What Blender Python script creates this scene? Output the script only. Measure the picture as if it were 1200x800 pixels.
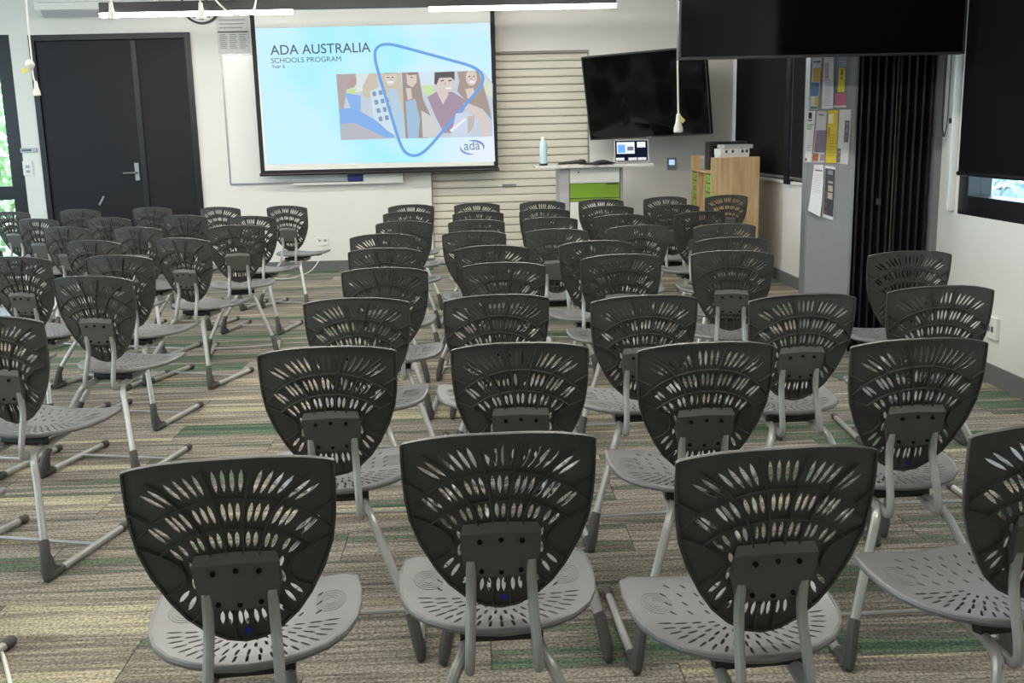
import bpy, bmesh, math, random
from mathutils import Vector, Matrix
from mathutils.geometry import delaunay_2d_cdt

random.seed(7)
sc = bpy.context.scene
for o in list(bpy.data.objects):
    bpy.data.objects.remove(o)
COL = sc.collection
R = math.radians

# ------------------------------------------------------------------ camera
FPX, PITCH, ROLL, YAW, EYE = 1198.7, R(11.50), R(1.30), R(1.70), 1.40
_cp, _sp = math.cos(PITCH), math.sin(PITCH)
FWD = Vector((math.sin(YAW) * _cp, math.cos(YAW) * _cp, -_sp))
_x0 = Vector((math.cos(YAW), -math.sin(YAW), 0))
_u0 = _x0.cross(FWD)
RGT = _x0 * math.cos(ROLL) - _u0 * math.sin(ROLL)
UPV = _x0 * math.sin(ROLL) + _u0 * math.cos(ROLL)
CAM = Vector((0, 0, EYE))
cd = bpy.data.cameras.new('camera')
cd.sensor_width = 36.0
cd.lens = 36.0 * FPX / 1200.0
cd.clip_start = 0.05
cam = bpy.data.objects.new('camera', cd)
cam.matrix_world = Matrix(((RGT.x, UPV.x, -FWD.x, CAM.x), (RGT.y, UPV.y, -FWD.y, CAM.y),
                           (RGT.z, UPV.z, -FWD.z, CAM.z), (0, 0, 0, 1)))
COL.objects.link(cam)
sc.camera = cam

# ------------------------------------------------------------------ world / exposure
w = bpy.data.worlds.new('sky')
sc.world = w
w.use_nodes = True
bg = w.node_tree.nodes['Background']
bg.inputs[0].default_value = (0.70, 0.85, 1.0, 1)
bg.inputs[1].default_value = 4.4
sc.view_settings.view_transform = 'Standard'
sc.view_settings.look = 'None'
sc.view_settings.gamma = 1.0
sc.view_settings.use_curve_mapping = False
sc.view_settings.exposure = 1.02
LAMP = 30.0            # emission strength of the pendant diffusers


def ray(px, py):
    return FWD + RGT * ((px - 600) / FPX) - UPV * ((py - 400) / FPX)


def at_y(px, py, Y):
    d = ray(px, py)
    return CAM + d * (Y / d.y)


def at_x(px, py, X):
    d = ray(px, py)
    return CAM + d * (X / d.x)


def at_z(px, py, Z):
    d = ray(px, py)
    return CAM + d * ((Z - EYE) / d.z)


# ------------------------------------------------------------------ materials
def lin(c):
    return tuple(((v / 255) / 12.92 if v / 255 <= .04045 else ((v / 255 + .055) / 1.055) ** 2.4) for v in c)


MATS = {}


def mat(name, rgb, rough=.5, metal=0.0, noise=0.0, nscale=30, bump=0.0, spec=None, emit=0.0):
    key = (name, rgb)
    if key in MATS:
        return MATS[key]
    m = bpy.data.materials.new(name)
    m.use_nodes = True
    nt = m.node_tree
    b = nt.nodes['Principled BSDF']
    c = lin(rgb) + (1,)
    b.inputs['Base Color'].default_value = c
    b.inputs['Roughness'].default_value = rough
    b.inputs['Metallic'].default_value = metal
    if spec is not None:
        b.inputs['Specular IOR Level'].default_value = spec
    if emit:
        b.inputs['Emission Color'].default_value = c
        b.inputs['Emission Strength'].default_value = emit
    if noise or bump:
        tc = nt.nodes.new('ShaderNodeTexCoord')
        n = nt.nodes.new('ShaderNodeTexNoise')
        n.inputs['Scale'].default_value = nscale
        n.inputs['Detail'].default_value = 4
        nt.links.new(tc.outputs['Object'], n.inputs['Vector'])
        if noise:
            mr = nt.nodes.new('ShaderNodeMapRange')
            mr.inputs['To Min'].default_value = 1 - noise
            mr.inputs['To Max'].default_value = 1 + noise
            nt.links.new(n.outputs['Fac'], mr.inputs['Value'])
            mx = nt.nodes.new('ShaderNodeMix')
            mx.data_type = 'RGBA'
            mx.blend_type = 'MULTIPLY'
            mx.inputs['Factor'].default_value = 1
            mx.inputs['A'].default_value = c
            nt.links.new(mr.outputs['Result'], mx.inputs['B'])
            nt.links.new(mx.outputs['Result'], b.inputs['Base Color'])
        if bump:
            bp = nt.nodes.new('ShaderNodeBump')
            bp.inputs['Strength'].default_value = bump
            bp.inputs['Distance'].default_value = .002
            nt.links.new(n.outputs['Fac'], bp.inputs['Height'])
            nt.links.new(bp.outputs['Normal'], b.inputs['Normal'])
    MATS[key] = m
    return m


def glow(name, rgb, strength):
    key = ('glow' + name, rgb, strength)
    if key in MATS:
        return MATS[key]
    m = bpy.data.materials.new(name)
    m.use_nodes = True
    nt = m.node_tree
    nt.nodes.clear()
    e = nt.nodes.new('ShaderNodeEmission')
    e.inputs[0].default_value = lin(rgb) + (1,)
    e.inputs[1].default_value = strength
    o = nt.nodes.new('ShaderNodeOutputMaterial')
    nt.links.new(e.outputs[0], o.inputs[0])
    MATS[key] = m
    return m


def glass_mat():
    if 'glass' in MATS:
        return MATS['glass']
    m = bpy.data.materials.new('window_glass')
    m.use_nodes = True
    nt = m.node_tree
    nt.nodes.clear()
    t = nt.nodes.new('ShaderNodeBsdfTransparent')
    t.inputs[0].default_value = (.86, .92, .93, 1)
    g = nt.nodes.new('ShaderNodeBsdfGlossy')
    g.inputs['Roughness'].default_value = .03
    mx = nt.nodes.new('ShaderNodeMixShader')
    o = nt.nodes.new('ShaderNodeOutputMaterial')
    lw = nt.nodes.new('ShaderNodeMath')
    lw.operation = 'MULTIPLY'
    lw.inputs[0].default_value = .09
    lw.inputs[1].default_value = 1.0
    nt.links.new(lw.outputs[0], mx.inputs[0])
    nt.links.new(t.outputs[0], mx.inputs[1])
    nt.links.new(g.outputs[0], mx.inputs[2])
    nt.links.new(mx.outputs[0], o.inputs[0])
    MATS['glass'] = m
    return m


def carpet_mat():
    m = bpy.data.materials.new('striped_carpet')
    m.use_nodes = True
    nt = m.node_tree
    N, L = nt.nodes, nt.links
    b = N['Principled BSDF']
    b.inputs['Roughness'].default_value = .95
    b.inputs['Specular IOR Level'].default_value = .1
    geo = N.new('ShaderNodeNewGeometry')
    sep = N.new('ShaderNodeSeparateXYZ')
    L.new(geo.outputs['Position'], sep.inputs[0])

    def math_(op, a, bb=None):
        n = N.new('ShaderNodeMath')
        n.operation = op
        for i, v in enumerate((a, bb)):
            if v is None:
                continue
            if isinstance(v, (int, float)):
                n.inputs[i].default_value = v
            else:
                L.new(v, n.inputs[i])
        return n.outputs[0]
    # plank index (same grid as the plank geometry): rows .25 m deep, 1 m long, offset half per row
    row = math_('FLOOR', math_('DIVIDE', sep.outputs['Y'], .25))
    off = math_('MULTIPLY', math_('MODULO', math_('ABSOLUTE', row), 2.0), .5)
    colm = math_('FLOOR', math_('ADD', sep.outputs['X'], off))
    cmb = N.new('ShaderNodeCombineXYZ')
    L.new(row, cmb.inputs[0])
    L.new(colm, cmb.inputs[1])
    wn = N.new('ShaderNodeTexWhiteNoise')
    L.new(cmb.outputs[0], wn.inputs['Vector'])
    # streaks of yarn along X, jumped per plank
    st = N.new('ShaderNodeCombineXYZ')
    L.new(math_('ADD', math_('MULTIPLY', sep.outputs['X'], 1.3), math_('MULTIPLY', wn.outputs['Value'], 37.0)), st.inputs[0])
    L.new(math_('MULTIPLY', sep.outputs['Y'], 28.0), st.inputs[1])
    n1 = N.new('ShaderNodeTexNoise')
    n1.inputs['Scale'].default_value = 1.0
    n1.inputs['Detail'].default_value = 3
    L.new(st.outputs[0], n1.inputs['Vector'])
    # broad colour drift
    st2 = N.new('ShaderNodeCombineXYZ')
    L.new(math_('ADD', math_('MULTIPLY', sep.outputs['X'], .45), math_('MULTIPLY', wn.outputs['Value'], 11.0)), st2.inputs[0])
    L.new(math_('MULTIPLY', sep.outputs['Y'], 5.0), st2.inputs[1])
    n2 = N.new('ShaderNodeTexNoise')
    n2.inputs['Scale'].default_value = 1.0
    n2.inputs['Detail'].default_value = 2
    L.new(st2.outputs[0], n2.inputs['Vector'])
    fac = math_('ADD', math_('MULTIPLY', n1.outputs['Fac'], .45),
                math_('ADD', math_('MULTIPLY', n2.outputs['Fac'], .60), math_('MULTIPLY', math_('SUBTRACT', wn.outputs['Value'], .5), .20)))
    fac = math_('ADD', math_('MULTIPLY', math_('SUBTRACT', fac, .525), 1.45), .52)
    cr = N.new('ShaderNodeValToRGB')
    e = cr.color_ramp.elements
    stops = [(.27, (70, 92, 76)), (.365, (104, 120, 98)), (.41, (94, 91, 84)), (.47, (130, 125, 115)), (.54, (156, 150, 138)),
             (.60, (116, 109, 101)), (.68, (150, 142, 126)), (.745, (188, 180, 154)), (.80, (164, 156, 134)), (.88, (148, 156, 124))]
    e[0].position, e[0].color = stops[0][0], lin(stops[0][1]) + (1,)
    e[1].position, e[1].color = stops[-1][0], lin(stops[-1][1]) + (1,)
    for p, c in stops[1:-1]:
        x = e.new(p)
        x.color = lin(c) + (1,)
    L.new(fac, cr.inputs[0])
    # loop pile speckle
    n3 = N.new('ShaderNodeTexNoise')
    n3.inputs['Scale'].default_value = 110
    n3.inputs['Detail'].default_value = 2
    L.new(geo.outputs['Position'], n3.inputs['Vector'])
    mr = N.new('ShaderNodeMapRange')
    mr.inputs['From Min'].default_value = .3
    mr.inputs['From Max'].default_value = .7
    mr.inputs['To Min'].default_value = .5
    mr.inputs['To Max'].default_value = 1.55
    L.new(n3.outputs['Fac'], mr.inputs['Value'])
    mx = N.new('ShaderNodeMix')
    mx.data_type = 'RGBA'
    mx.blend_type = 'MULTIPLY'
    mx.inputs['Factor'].default_value = 1
    L.new(cr.outputs[0], mx.inputs['A'])
    L.new(mr.outputs[0], mx.inputs['B'])
    L.new(mx.outputs['Result'], b.inputs['Base Color'])
    bp = N.new('ShaderNodeBump')
    bp.inputs['Strength'].default_value = .5
    bp.inputs['Distance'].default_value = .004
    L.new(n3.outputs['Fac'], bp.inputs['Height'])
    L.new(bp.outputs[0], b.inputs['Normal'])
    return m


def wood_mat():
    m = bpy.data.materials.new('birch_laminate')
    m.use_nodes = True
    nt = m.node_tree
    N, L = nt.nodes, nt.links
    b = N['Principled BSDF']
    b.inputs['Roughness'].default_value = .5
    tc = N.new('ShaderNodeTexCoord')
    mp = N.new('ShaderNodeMapping')
    mp.inputs['Scale'].default_value = (40, 40, 3)
    n = N.new('ShaderNodeTexNoise')
    n.inputs['Scale'].default_value = 1
    n.inputs['Detail'].default_value = 5
    cr = N.new('ShaderNodeValToRGB')
    cr.color_ramp.elements[0].position = .3
    cr.color_ramp.elements[0].color = lin((178, 146, 104)) + (1,)
    cr.color_ramp.elements[1].position = .7
    cr.color_ramp.elements[1].color = lin((205, 176, 134)) + (1,)
    L.new(tc.outputs['Object'], mp.inputs[0])
    L.new(mp.outputs[0], n.inputs['Vector'])
    L.new(n.outputs['Fac'], cr.inputs[0])
    L.new(cr.outputs[0], b.inputs['Base Color'])
    return m


M_WALL = mat('painted_plaster', (224, 222, 217), .7, noise=.03, nscale=3, bump=.05)
M_CEIL = mat('ceiling_paint', (220, 220, 216), .8, noise=.02)
M_BASE = mat('grey_skirting_carpet', (104, 106, 106), .9, noise=.15, nscale=80)
M_BLACKD = mat('charcoal_door_paint', (27, 26, 29), .5, noise=.05, nscale=5, spec=.25)
M_BLACKF = mat('black_aluminium', (22, 23, 26), .35, metal=.2, noise=.05)
M_SHELL = mat('dark_grey_polypropylene', (69, 69, 67), .36, noise=.06, nscale=90, bump=.15)
M_SEAT = mat('sheen_lightened_polypropylene', (122, 122, 123), .34, noise=.05, nscale=60, bump=.1)  # shell plastic painted lighter, standing in for overhead light's sheen on the seat
M_PLATE = mat('grey_bracket_plastic', (88, 88, 85), .36, noise=.05, nscale=60)
M_TUBE = mat('silver_powder_coat', (172, 172, 169), .33, metal=.35, noise=.04, nscale=60)
M_BOOT = mat('grey_rubber_boot', (76, 74, 72), .6, noise=.06, nscale=80)
M_DARK = mat('black_plastic', (26, 26, 27), .5, noise=.08, nscale=40)
M_BOLT = mat('black_bolt', (18, 18, 18), .25, metal=.5, noise=.03)
M_BLUE = mat('blue_sticker', (28, 38, 190), .5, noise=.04)
M_WHITE = mat('white_plastic', (226, 226, 222), .4, noise=.03)
M_CORD = mat('white_cord', (232, 230, 220), .5, noise=.03)
M_GREYM = mat('satin_aluminium', (150, 152, 154), .35, metal=.7, noise=.05)
M_PIN = mat('grey_pinboard_felt', (150, 151, 152), .95, noise=.12, nscale=120, bump=.2)
M_SCREENB = mat('black_glass_display', (5, 5, 6), .07, noise=.02, spec=.32)
M_SLAT = mat('cream_shutter_enamel', (216, 213, 198), .5, noise=.04, nscale=8)
M_BLIND = mat('black_blind_fabric', (13, 13, 15), .9, noise=.1, nscale=150, spec=.1)
M_GREEN = mat('green_laminate', (122, 160, 46), .45, noise=.05)
M_TRAY = mat('lime_tray_plastic', (128, 176, 62), .4, noise=.05)
M_WOOD = wood_mat()
M_CARPET = carpet_mat()
M_GLASS = glass_mat()


# ------------------------------------------------------------------ mesh helpers
class MB:
    def __init__(s):
        s.v, s.f, s.m = [], [], []

    def add(s, vs, fs, mi=0):
        o = len(s.v)
        s.v += [tuple(x) for x in vs]
        s.f += [tuple(i + o for i in f) for f in fs]
        s.m += [mi] * len(fs)
        return s

    def box(s, x0, x1, y0, y1, z0, z1, mi=0):
        vs = [(x, y, z) for z in (z0, z1) for y in (y0, y1) for x in (x0, x1)]
        return s.add(vs, [(0, 2, 3, 1), (4, 5, 7, 6), (0, 1, 5, 4), (2, 6, 7, 3), (0, 4, 6, 2), (1, 3, 7, 5)], mi)

    def obox(s, c, ax, ay, az, mi=0):
        """oriented box: centre and three half-axis vectors"""
        c, ax, ay, az = map(Vector, (c, ax, ay, az))
        vs = [c + ax * i + ay * j + az * k for k in (-1, 1) for j in (-1, 1) for i in (-1, 1)]
        return s.add(vs, [(0, 2, 3, 1), (4, 5, 7, 6), (0, 1, 5, 4), (2, 6, 7, 3), (0, 4, 6, 2), (1, 3, 7, 5)], mi)

    def tube(s, pts, r, n=8, mi=0, flat=1.0):
        pts = [Vector(p) for p in pts]
        rs = r if isinstance(r, (list, tuple)) else [r] * len(pts)
        t = (pts[1] - pts[0]).normalized()
        up = Vector((0, 0, 1)) if abs(t.z) < .9 else Vector((0, 1, 0))
        a = t.cross(up).normalized()
        rings = []
        for i, p in enumerate(pts):
            if i == 0:
                t = pts[1] - pts[0]
            elif i == len(pts) - 1:
                t = pts[-1] - pts[-2]
            else:
                t = (pts[i + 1] - p).normalized() + (p - pts[i - 1]).normalized()
            t.normalize()
            a = (a - t * a.dot(t)).normalized()
            bb = t.cross(a)
            rings.append([p + (a * math.cos(2 * math.pi * k / n) + bb * math.sin(2 * math.pi * k / n) * flat) * rs[i] for k in range(n)])
        vs = [v for g in rings for v in g]
        fs = []
        for i in range(len(pts) - 1):
            for k in range(n):
                q = (k + 1) % n
                fs.append((i * n + k, i * n + q, (i + 1) * n + q, (i + 1) * n + k))
        fs.append(tuple(range(n - 1, -1, -1)))
        fs.append(tuple((len(pts) - 1) * n + k for k in range(n)))
        return s.add(vs, fs, mi)

    def lathe(s, prof, n=20, c=(0, 0, 0), mi=0):
        vs, fs = [], []
        for (r, z) in prof:
            for k in range(n):
                a = 2 * math.pi * k / n
                vs.append((c[0] + r * math.cos(a), c[1] + r * math.sin(a), c[2] + z))
        for i in range(len(prof) - 1):
            for k in range(n):
                q = (k + 1) % n
                fs.append((i * n + k, i * n + q, (i + 1) * n + q, (i + 1) * n + k))
        fs.append(tuple(range(n - 1, -1, -1)))
        fs.append(tuple((len(prof) - 1) * n + k for k in range(n)))
        return s.add(vs, fs, mi)

    def mesh(s, name, mats, smooth=True, bevel=0, angle=35):
        me = bpy.data.meshes.new(name)
        me.from_pydata(s.v, [], s.f)
        mats = mats if isinstance(mats, (list, tuple)) else [mats]
        for m in mats:
            me.materials.append(m)
        me.polygons.foreach_set('material_index', s.m)
        bm = bmesh.new()
        bm.from_mesh(me)
        if bevel:
            bmesh.ops.bevel(bm, geom=[e for e in bm.edges if len(e.link_faces) == 2 and e.calc_face_angle(0) > .6],
                            offset=bevel, segments=2, affect='EDGES', profile=.6)
        bmesh.ops.recalc_face_normals(bm, faces=bm.faces)
        bm.to_mesh(me)
        bm.free()
        if smooth:
            me.polygons.foreach_set('use_smooth', [True] * len(me.polygons))
            me.set_sharp_from_angle(angle=R(angle))
        me.update()
        return me

    def obj(s, name, mats, parent=None, smooth=True, bevel=0, angle=35):
        return link(name, s.mesh(name, mats, smooth, bevel, angle), parent)


def link(name, data, parent=None, loc=None):
    o = bpy.data.objects.new(name, data)
    COL.objects.link(o)
    if parent is not None:
        o.parent = parent
    if loc is not None:
        o.location = loc
    return o


def tag(o, label=None, cat=None, group=None, kind=None):
    if label:
        o['label'] = label
    if cat:
        o['category'] = cat
    if group:
        o['group'] = group
    if kind:
        o['kind'] = kind
    return o


def thing(name, label, cat, loc=(0, 0, 0), rz=0, group=None):
    o = link(name, None)
    o.location = loc
    o.rotation_euler = (0, 0, rz)
    o.empty_display_size = .1
    return tag(o, label, cat, group)


def struct(o):
    return tag(o, kind='structure')


def fillet(pts, rad, seg=5):
    pts = [Vector(p) for p in pts]
    out = [pts[0]]
    for i in range(1, len(pts) - 1):
        a, b, c = pts[i - 1], pts[i], pts[i + 1]
        r1 = min(rad, (a - b).length * .49)
        r2 = min(rad, (c - b).length * .49)
        p, q = b + (a - b).normalized() * r1, b + (c - b).normalized() * r2
        for k in range(seg + 1):
            t = k / seg
            out.append(p * (1 - t) ** 2 + b * 2 * t * (1 - t) + q * t * t)
    out.append(pts[-1])
    return out


def local(vs, o):
    return [Vector(v) - Vector(o) for v in vs]


# ------------------------------------------------------------------ the room shell
YW, XR, XL, YB, ZC = 11.03, 2.78, -7.2, -2.6, 3.15


def wall_boxes(mb, axis, pos0, pos1, a0, a1, z0, z1, holes):
    """solid wall slab between pos0..pos1 with rectangular holes (a_lo, a_hi, z_lo, z_hi)"""
    A = sorted({a0, a1, *[h[0] for h in holes], *[h[1] for h in holes]})
    Z = sorted({z0, z1, *[h[2] for h in holes], *[h[3] for h in holes]})
    for i in range(len(A) - 1):
        for j in range(len(Z) - 1):
            ca, cz = (A[i] + A[i + 1]) / 2, (Z[j] + Z[j + 1]) / 2
            if any(h[0] < ca < h[1] and h[2] < cz < h[3] for h in holes):
                continue
            if axis == 'y':
                mb.box(A[i], A[i + 1], pos0, pos1, Z[j], Z[j + 1])
            else:
                mb.box(pos0, pos1, A[i], A[i + 1], Z[j], Z[j + 1])


WIN1 = (-6.5, -4.745, 0.02, 2.50)        # glazed door/window left in the front wall
DOOR = (-4.55, -2.91, 0.0, 2.49)
ROLL_ = (-0.495, 1.20, 0.0, 2.235)
mb = MB()
wall_boxes(mb, 'y', YW, YW + .2, XL, XR + .2, 0, ZC, [WIN1, DOOR, ROLL_])
struct(mb.obj('wall_front', M_WALL, smooth=False))
WIN2 = (1.6, 5.885, 0.885, 2.62)
WIN3 = (8.3, 10.98, 0.93, 2.62)
mb = MB()
wall_boxes(mb, 'x', XR, XR + .2, YB, YW, 0, ZC, [WIN2, WIN3])
struct(mb.obj('wall_right', M_WALL, smooth=False))
LW = [(-1.4, 1.4, .8, 2.6), (2.2, 5.4, .8, 2.6), (6.2, 10.2, .8, 2.75)]
mb = MB()
wall_boxes(mb, 'x', XL - .2, XL, YB, YW, 0, ZC, LW)
struct(mb.obj('wall_left', M_WALL, smooth=False))
BWN = []
mb = MB()
wall_boxes(mb, 'y', YB - .2, YB, XL, XR, 0, ZC, BWN)
struct(mb.obj('wall_back', M_WALL, smooth=False))
struct(MB().box(XL - .2, XR + .2, YB - .2, YW + .2, ZC, ZC + .1).obj('ceiling', M_CEIL, smooth=False))
floor = struct(MB().box(XL - .2, XR + .2, YB - .2, YW + .2, -.12, -.006).obj('floor', M_BASE, smooth=False))
# carpet planks: 1.0 x 0.25 m, half-lapped; singles where they can be told apart, the rest joined
pm = MB().box(-.4985, .4985, -.1238, .1238, -.006, 0).mesh('carpet_plank', M_CARPET, smooth=False)
rest = MB()
r0, r1 = math.floor(YB / .25), math.ceil(YW / .25)
for r in range(r0, r1):
    off = (abs(r) % 2) * .5
    for c in range(math.floor(XL) - 1, math.ceil(XR) + 1):
        xa, xb = max(XL, c - off), min(XR, c + 1 - off)
        ya, yb = max(YB, r * .25), min(YW, r * .25 + .25)
        if xb - xa < .02 or yb - ya < .02:
            continue
        full = abs(xb - xa - 1) < 1e-6 and abs(yb - ya - .25) < 1e-6
        if full and 1.4 < ya < 7.6 and xa > -3.3 - .25 * ya / 5:
            link('carpet_plank', pm, floor, ((xa + xb) / 2, (ya + yb) / 2, 0))
        else:
            rest.box(xa + .0015, xb - .0015, ya + .0012, yb - .0012, -.006, 0)
tag(rest.obj('carpet_planks', M_CARPET, floor, smooth=False), kind='stuff')
# skirtings
mb = MB()
for a, b in ((XL, WIN1[0]), (WIN1[1], DOOR[0]), (DOOR[1], ROLL_[0]), (ROLL_[1], XR - .015)):
    mb.box(a, b, YW - .012, YW, 0, .1)
struct(mb.obj('baseboard_front', M_BASE, smooth=False))
struct(MB().box(XR - .012, XR, YB, YW - .012, 0, .105).obj('baseboard_right', M_BASE, smooth=False))
struct(MB().box(XL, XL + .012, YB, YW - .012, 0, .1).obj('baseboard_left', M_BASE, smooth=False))

# ------------------------------------------------------------------ pendant lamps (the room's lamps)
M_DIFF = glow('lamp_diffuser', (255, 250, 240), LAMP)


def pendant(y, x0, x1, z, label, lit, hang=None, group=None):
    t = thing('linear_pendant', label, 'lamp', ((x0 + x1) / 2, y, z), 0, group)
    cx = (x0 + x1) / 2
    MB().box(x0 - cx, x1 - cx, -.03, .03, .028, .115).obj('housing', M_BLACKF, t, smooth=False, bevel=.004)
    for a, b in lit:
        MB().box(a - cx, b - cx, -.026, .026, -.004, .026).obj('diffuser', M_DIFF, t, smooth=False)
    for hx in (hang or (x0 + .15, x1 - .15)):
        MB().tube([(hx - cx, 0, .115), (hx - cx, 0, ZC - z)], .003, 6).obj('suspension_wire', M_GREYM, t)
    return t


pa, pb, pc, pd = (at_y(px, py, 9.2) for px, py in ((118, 20), (343, 18), (503, 14), (722, 8)))
ZP = (pa.z + pd.z) / 2
pendant(9.2, pa.x, pd.x, ZP, 'long black linear pendant with two lit strips hung before the projection screen', [(pa.x, pb.x), (pc.x, pd.x)],
        hang=(pa.x + .12, -2.2, -.33, 1.05))
for y in (7.3, 4.7, 2.1):
    for a, b in ((-5.6, -3.4), (-2.5, -.3), (.2, 2.1)):
        pendant(y, a, b, 2.62, 'black linear pendant lamp, %s line back from the screen, %s' % ({7.3: 'second', 4.7: 'third', 2.1: 'fourth'}[y], {-5.6: 'on the door side', -2.5: 'over the aisle', .2: 'on the window side'}[a]), [(a, b)], group='pendants over the chairs')

# ------------------------------------------------------------------ door, windows, shutter
dr = struct(link('door_1', None, None, ((DOOR[0] + DOOR[1]) / 2, YW, 0)))
dx = (DOOR[0] + DOOR[1]) / 2
hw = (DOOR[1] - DOOR[0]) / 2
mb = MB()
mb.box(-hw, -hw + .06, -.02, .12, 0, 2.49).box(hw - .06, hw, -.02, .12, 0, 2.49).box(-hw + .06, hw - .06, -.02, .12, 2.43, 2.49)
mb.obj('door_frame', M_BLACKF, dr, smooth=False, bevel=.004)
sx = at_y(163, 120, YW).x - dx
lf = MB().box(-hw + .063, sx - .003, .0, .045, .008, 2.427).obj('door_leaf', M_BLACKD, dr, smooth=False, bevel=.003)
lf2 = MB().box(sx + .003, hw - .063, .0, .045, .008, 2.427).obj('door_leaf', M_BLACKD, dr, smooth=False, bevel=.003)
MB().box(sx - .035, sx + .02, -.012, 0, .01, 2.425).obj('meeting_strip', M_BLACKF, lf2, smooth=False, bevel=.003)
hp = at_y(161, 201, YW)
mb = MB().box(hp.x - dx - .022, hp.x - dx + .022, -.012, 0, hp.z - .09, hp.z + .09)
mb.tube(fillet([(hp.x - dx, -.01, hp.z - .01), (hp.x - dx, -.06, hp.z - .01), (hp.x - dx - .13, -.06, hp.z - .01)], .02), .009, 8)
mb.obj('lever_handle', M_GREYM, lf)
st_ = at_y(119, 235, YW)
MB().obox((st_.x - dx, -.001, st_.z), (.028, 0, .045), (0, .001, 0), (-.007, 0, .005)).obj('worn_label', M_GREYM, lf, smooth=False)
MB().box(-hw, hw, .125, .19, 0, 2.49).obj('rear_lining', M_BLACKF, dr, smooth=False)


def glazed(name, axis, pos, hole, frame, mulls=(), trans=(), depth=.12, sign=1, fmat=M_BLACKF, fw_bottom=None):
    """window in a wall hole: frame bars + glass, at pos (room face) going outward by sign"""
    a0, a1, z0, z1 = hole
    w_ = struct(link(name, None, None, ((a0 + a1) / 2, pos, z0) if axis == 'y' else (pos, (a0 + a1) / 2, z0)))
    c = (a0 + a1) / 2
    hA = (a1 - a0) / 2
    H = z1 - z0
    fb = fw_bottom or frame

    def bx(m, u0, u1, d0, d1, q0, q1):
        d0, d1 = sorted((d0 * sign, d1 * sign))
        if axis == 'y':
            m.box(u0, u1, d0, d1, q0, q1)
        else:
            m.box(d0, d1, u0, u1, q0, q1)
    m = MB()
    bx(m, -hA, -hA + frame, .0, depth, 0, H)
    bx(m, hA - frame, hA, .0, depth, 0, H)
    bx(m, -hA + frame, hA - frame, .0, depth, 0, fb)
    bx(m, -hA + frame, hA - frame, .0, depth, H - frame, H)
    m.obj('window_frame', fmat, w_, smooth=False, bevel=.004)
    for u in mulls:
        m = MB()
        bx(m, u - c - .04, u - c + .04, .01, depth - .01, fb, H - frame)
        m.obj('mullion', fmat, w_, smooth=False, bevel=.003)
    for q0, q1 in trans:
        m = MB()
        bx(m, -hA + frame, hA - frame, .012, depth - .012, q0 - z0, q1 - z0)
        m.obj('transom', fmat, w_, smooth=False, bevel=.003)
    us = [a0 + frame] + [v for u in mulls for v in (u - .04, u + .04)] + [a1 - frame]
    qs = [z0 + fb] + [v for t_ in trans for v in t_] + [z1 - frame]
    for i in range(0, len(us), 2):
        for j in range(0, len(qs), 2):
            m = MB()
            bx(m, us[i] - c, us[i + 1] - c, depth * .5, depth * .5 + .008, qs[j] - z0, qs[j + 1] - z0)
            m.obj('pane', M_GLASS, w_, smooth=False)
    return w_


glazed('window_1', 'y', YW, WIN1, .14, mulls=(-5.7,), trans=((.83, .97),))
glazed('window_2', 'x', XR, WIN2, .11, mulls=(4.0,), depth=.14)
glazed('window_3', 'x', XR, WIN3, .07, mulls=(9.07,))
for i, h in enumerate(LW):
    glazed('window_%d' % (4 + i), 'x', XL, h, .07, mulls=((h[0] + h[1]) / 2,), sign=-1)
for i, h in enumerate(BWN):
    glazed('window_%d' % (7 + i), 'y', YB, h, .07, mulls=((h[0] + h[1]) / 2,), sign=-1)
struct(MB().box(XR - .03, XR, WIN3[0] - .02, WIN3[1] + .02, .905, .93).obj('trim_1', M_WHITE, smooth=False, bevel=.003))

# roller shutter in its recess
rs = struct(link('door_2', None, None, (0.35, YW + .09, 0)))
rs['label'] = 'closed cream slatted roller shutter behind the lectern'
sm = MB()
prof = [(.0, .002), (-.012, .009), (-.0145, .04), (-.012, .070), (.0, .0785), (.012, .0785), (.012, .002)]
hx = (ROLL_[1] - ROLL_[0]) / 2 - .012
sm.add([(sx_ * hx, p[0], p[1]) for sx_ in (-1, 1) for p in prof],
       [tuple(range(7)), tuple(range(13, 6, -1))] + [(i, i + 7, (i + 1) % 7 + 7, (i + 1) % 7) for i in range(7)])
sme = sm.mesh('slat', M_SLAT)
for i in range(27):
    link('slat', sme, rs, (0, 0, .02 + i * .0815))
for s_ in (-1, 1):
    MB().box(s_ * hx, s_ * (hx + .010), -.04, .05, 0, 2.21).obj('side_guide', M_GREYM, rs, smooth=False)
MB().box(-hx - .01, hx + .01, -.08, .08, 2.212, 2.233).obj('head_lintel', mat('grey_lintel', (128, 124, 116), .5, noise=.05), rs, smooth=False)
MB().box(-hx - .01, hx + .01, .02, .05, .0, 2.2).obj('backing', M_GREYM, rs, smooth=False)
ph = at_y(597, 217, YW)
MB().box(ph.x - .35 - .075, ph.x - .35 + .075, -.028, -.014, ph.z - .018, ph.z + .012).obj('pull_handle', M_GREYM, rs, smooth=False, bevel=.003)

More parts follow.
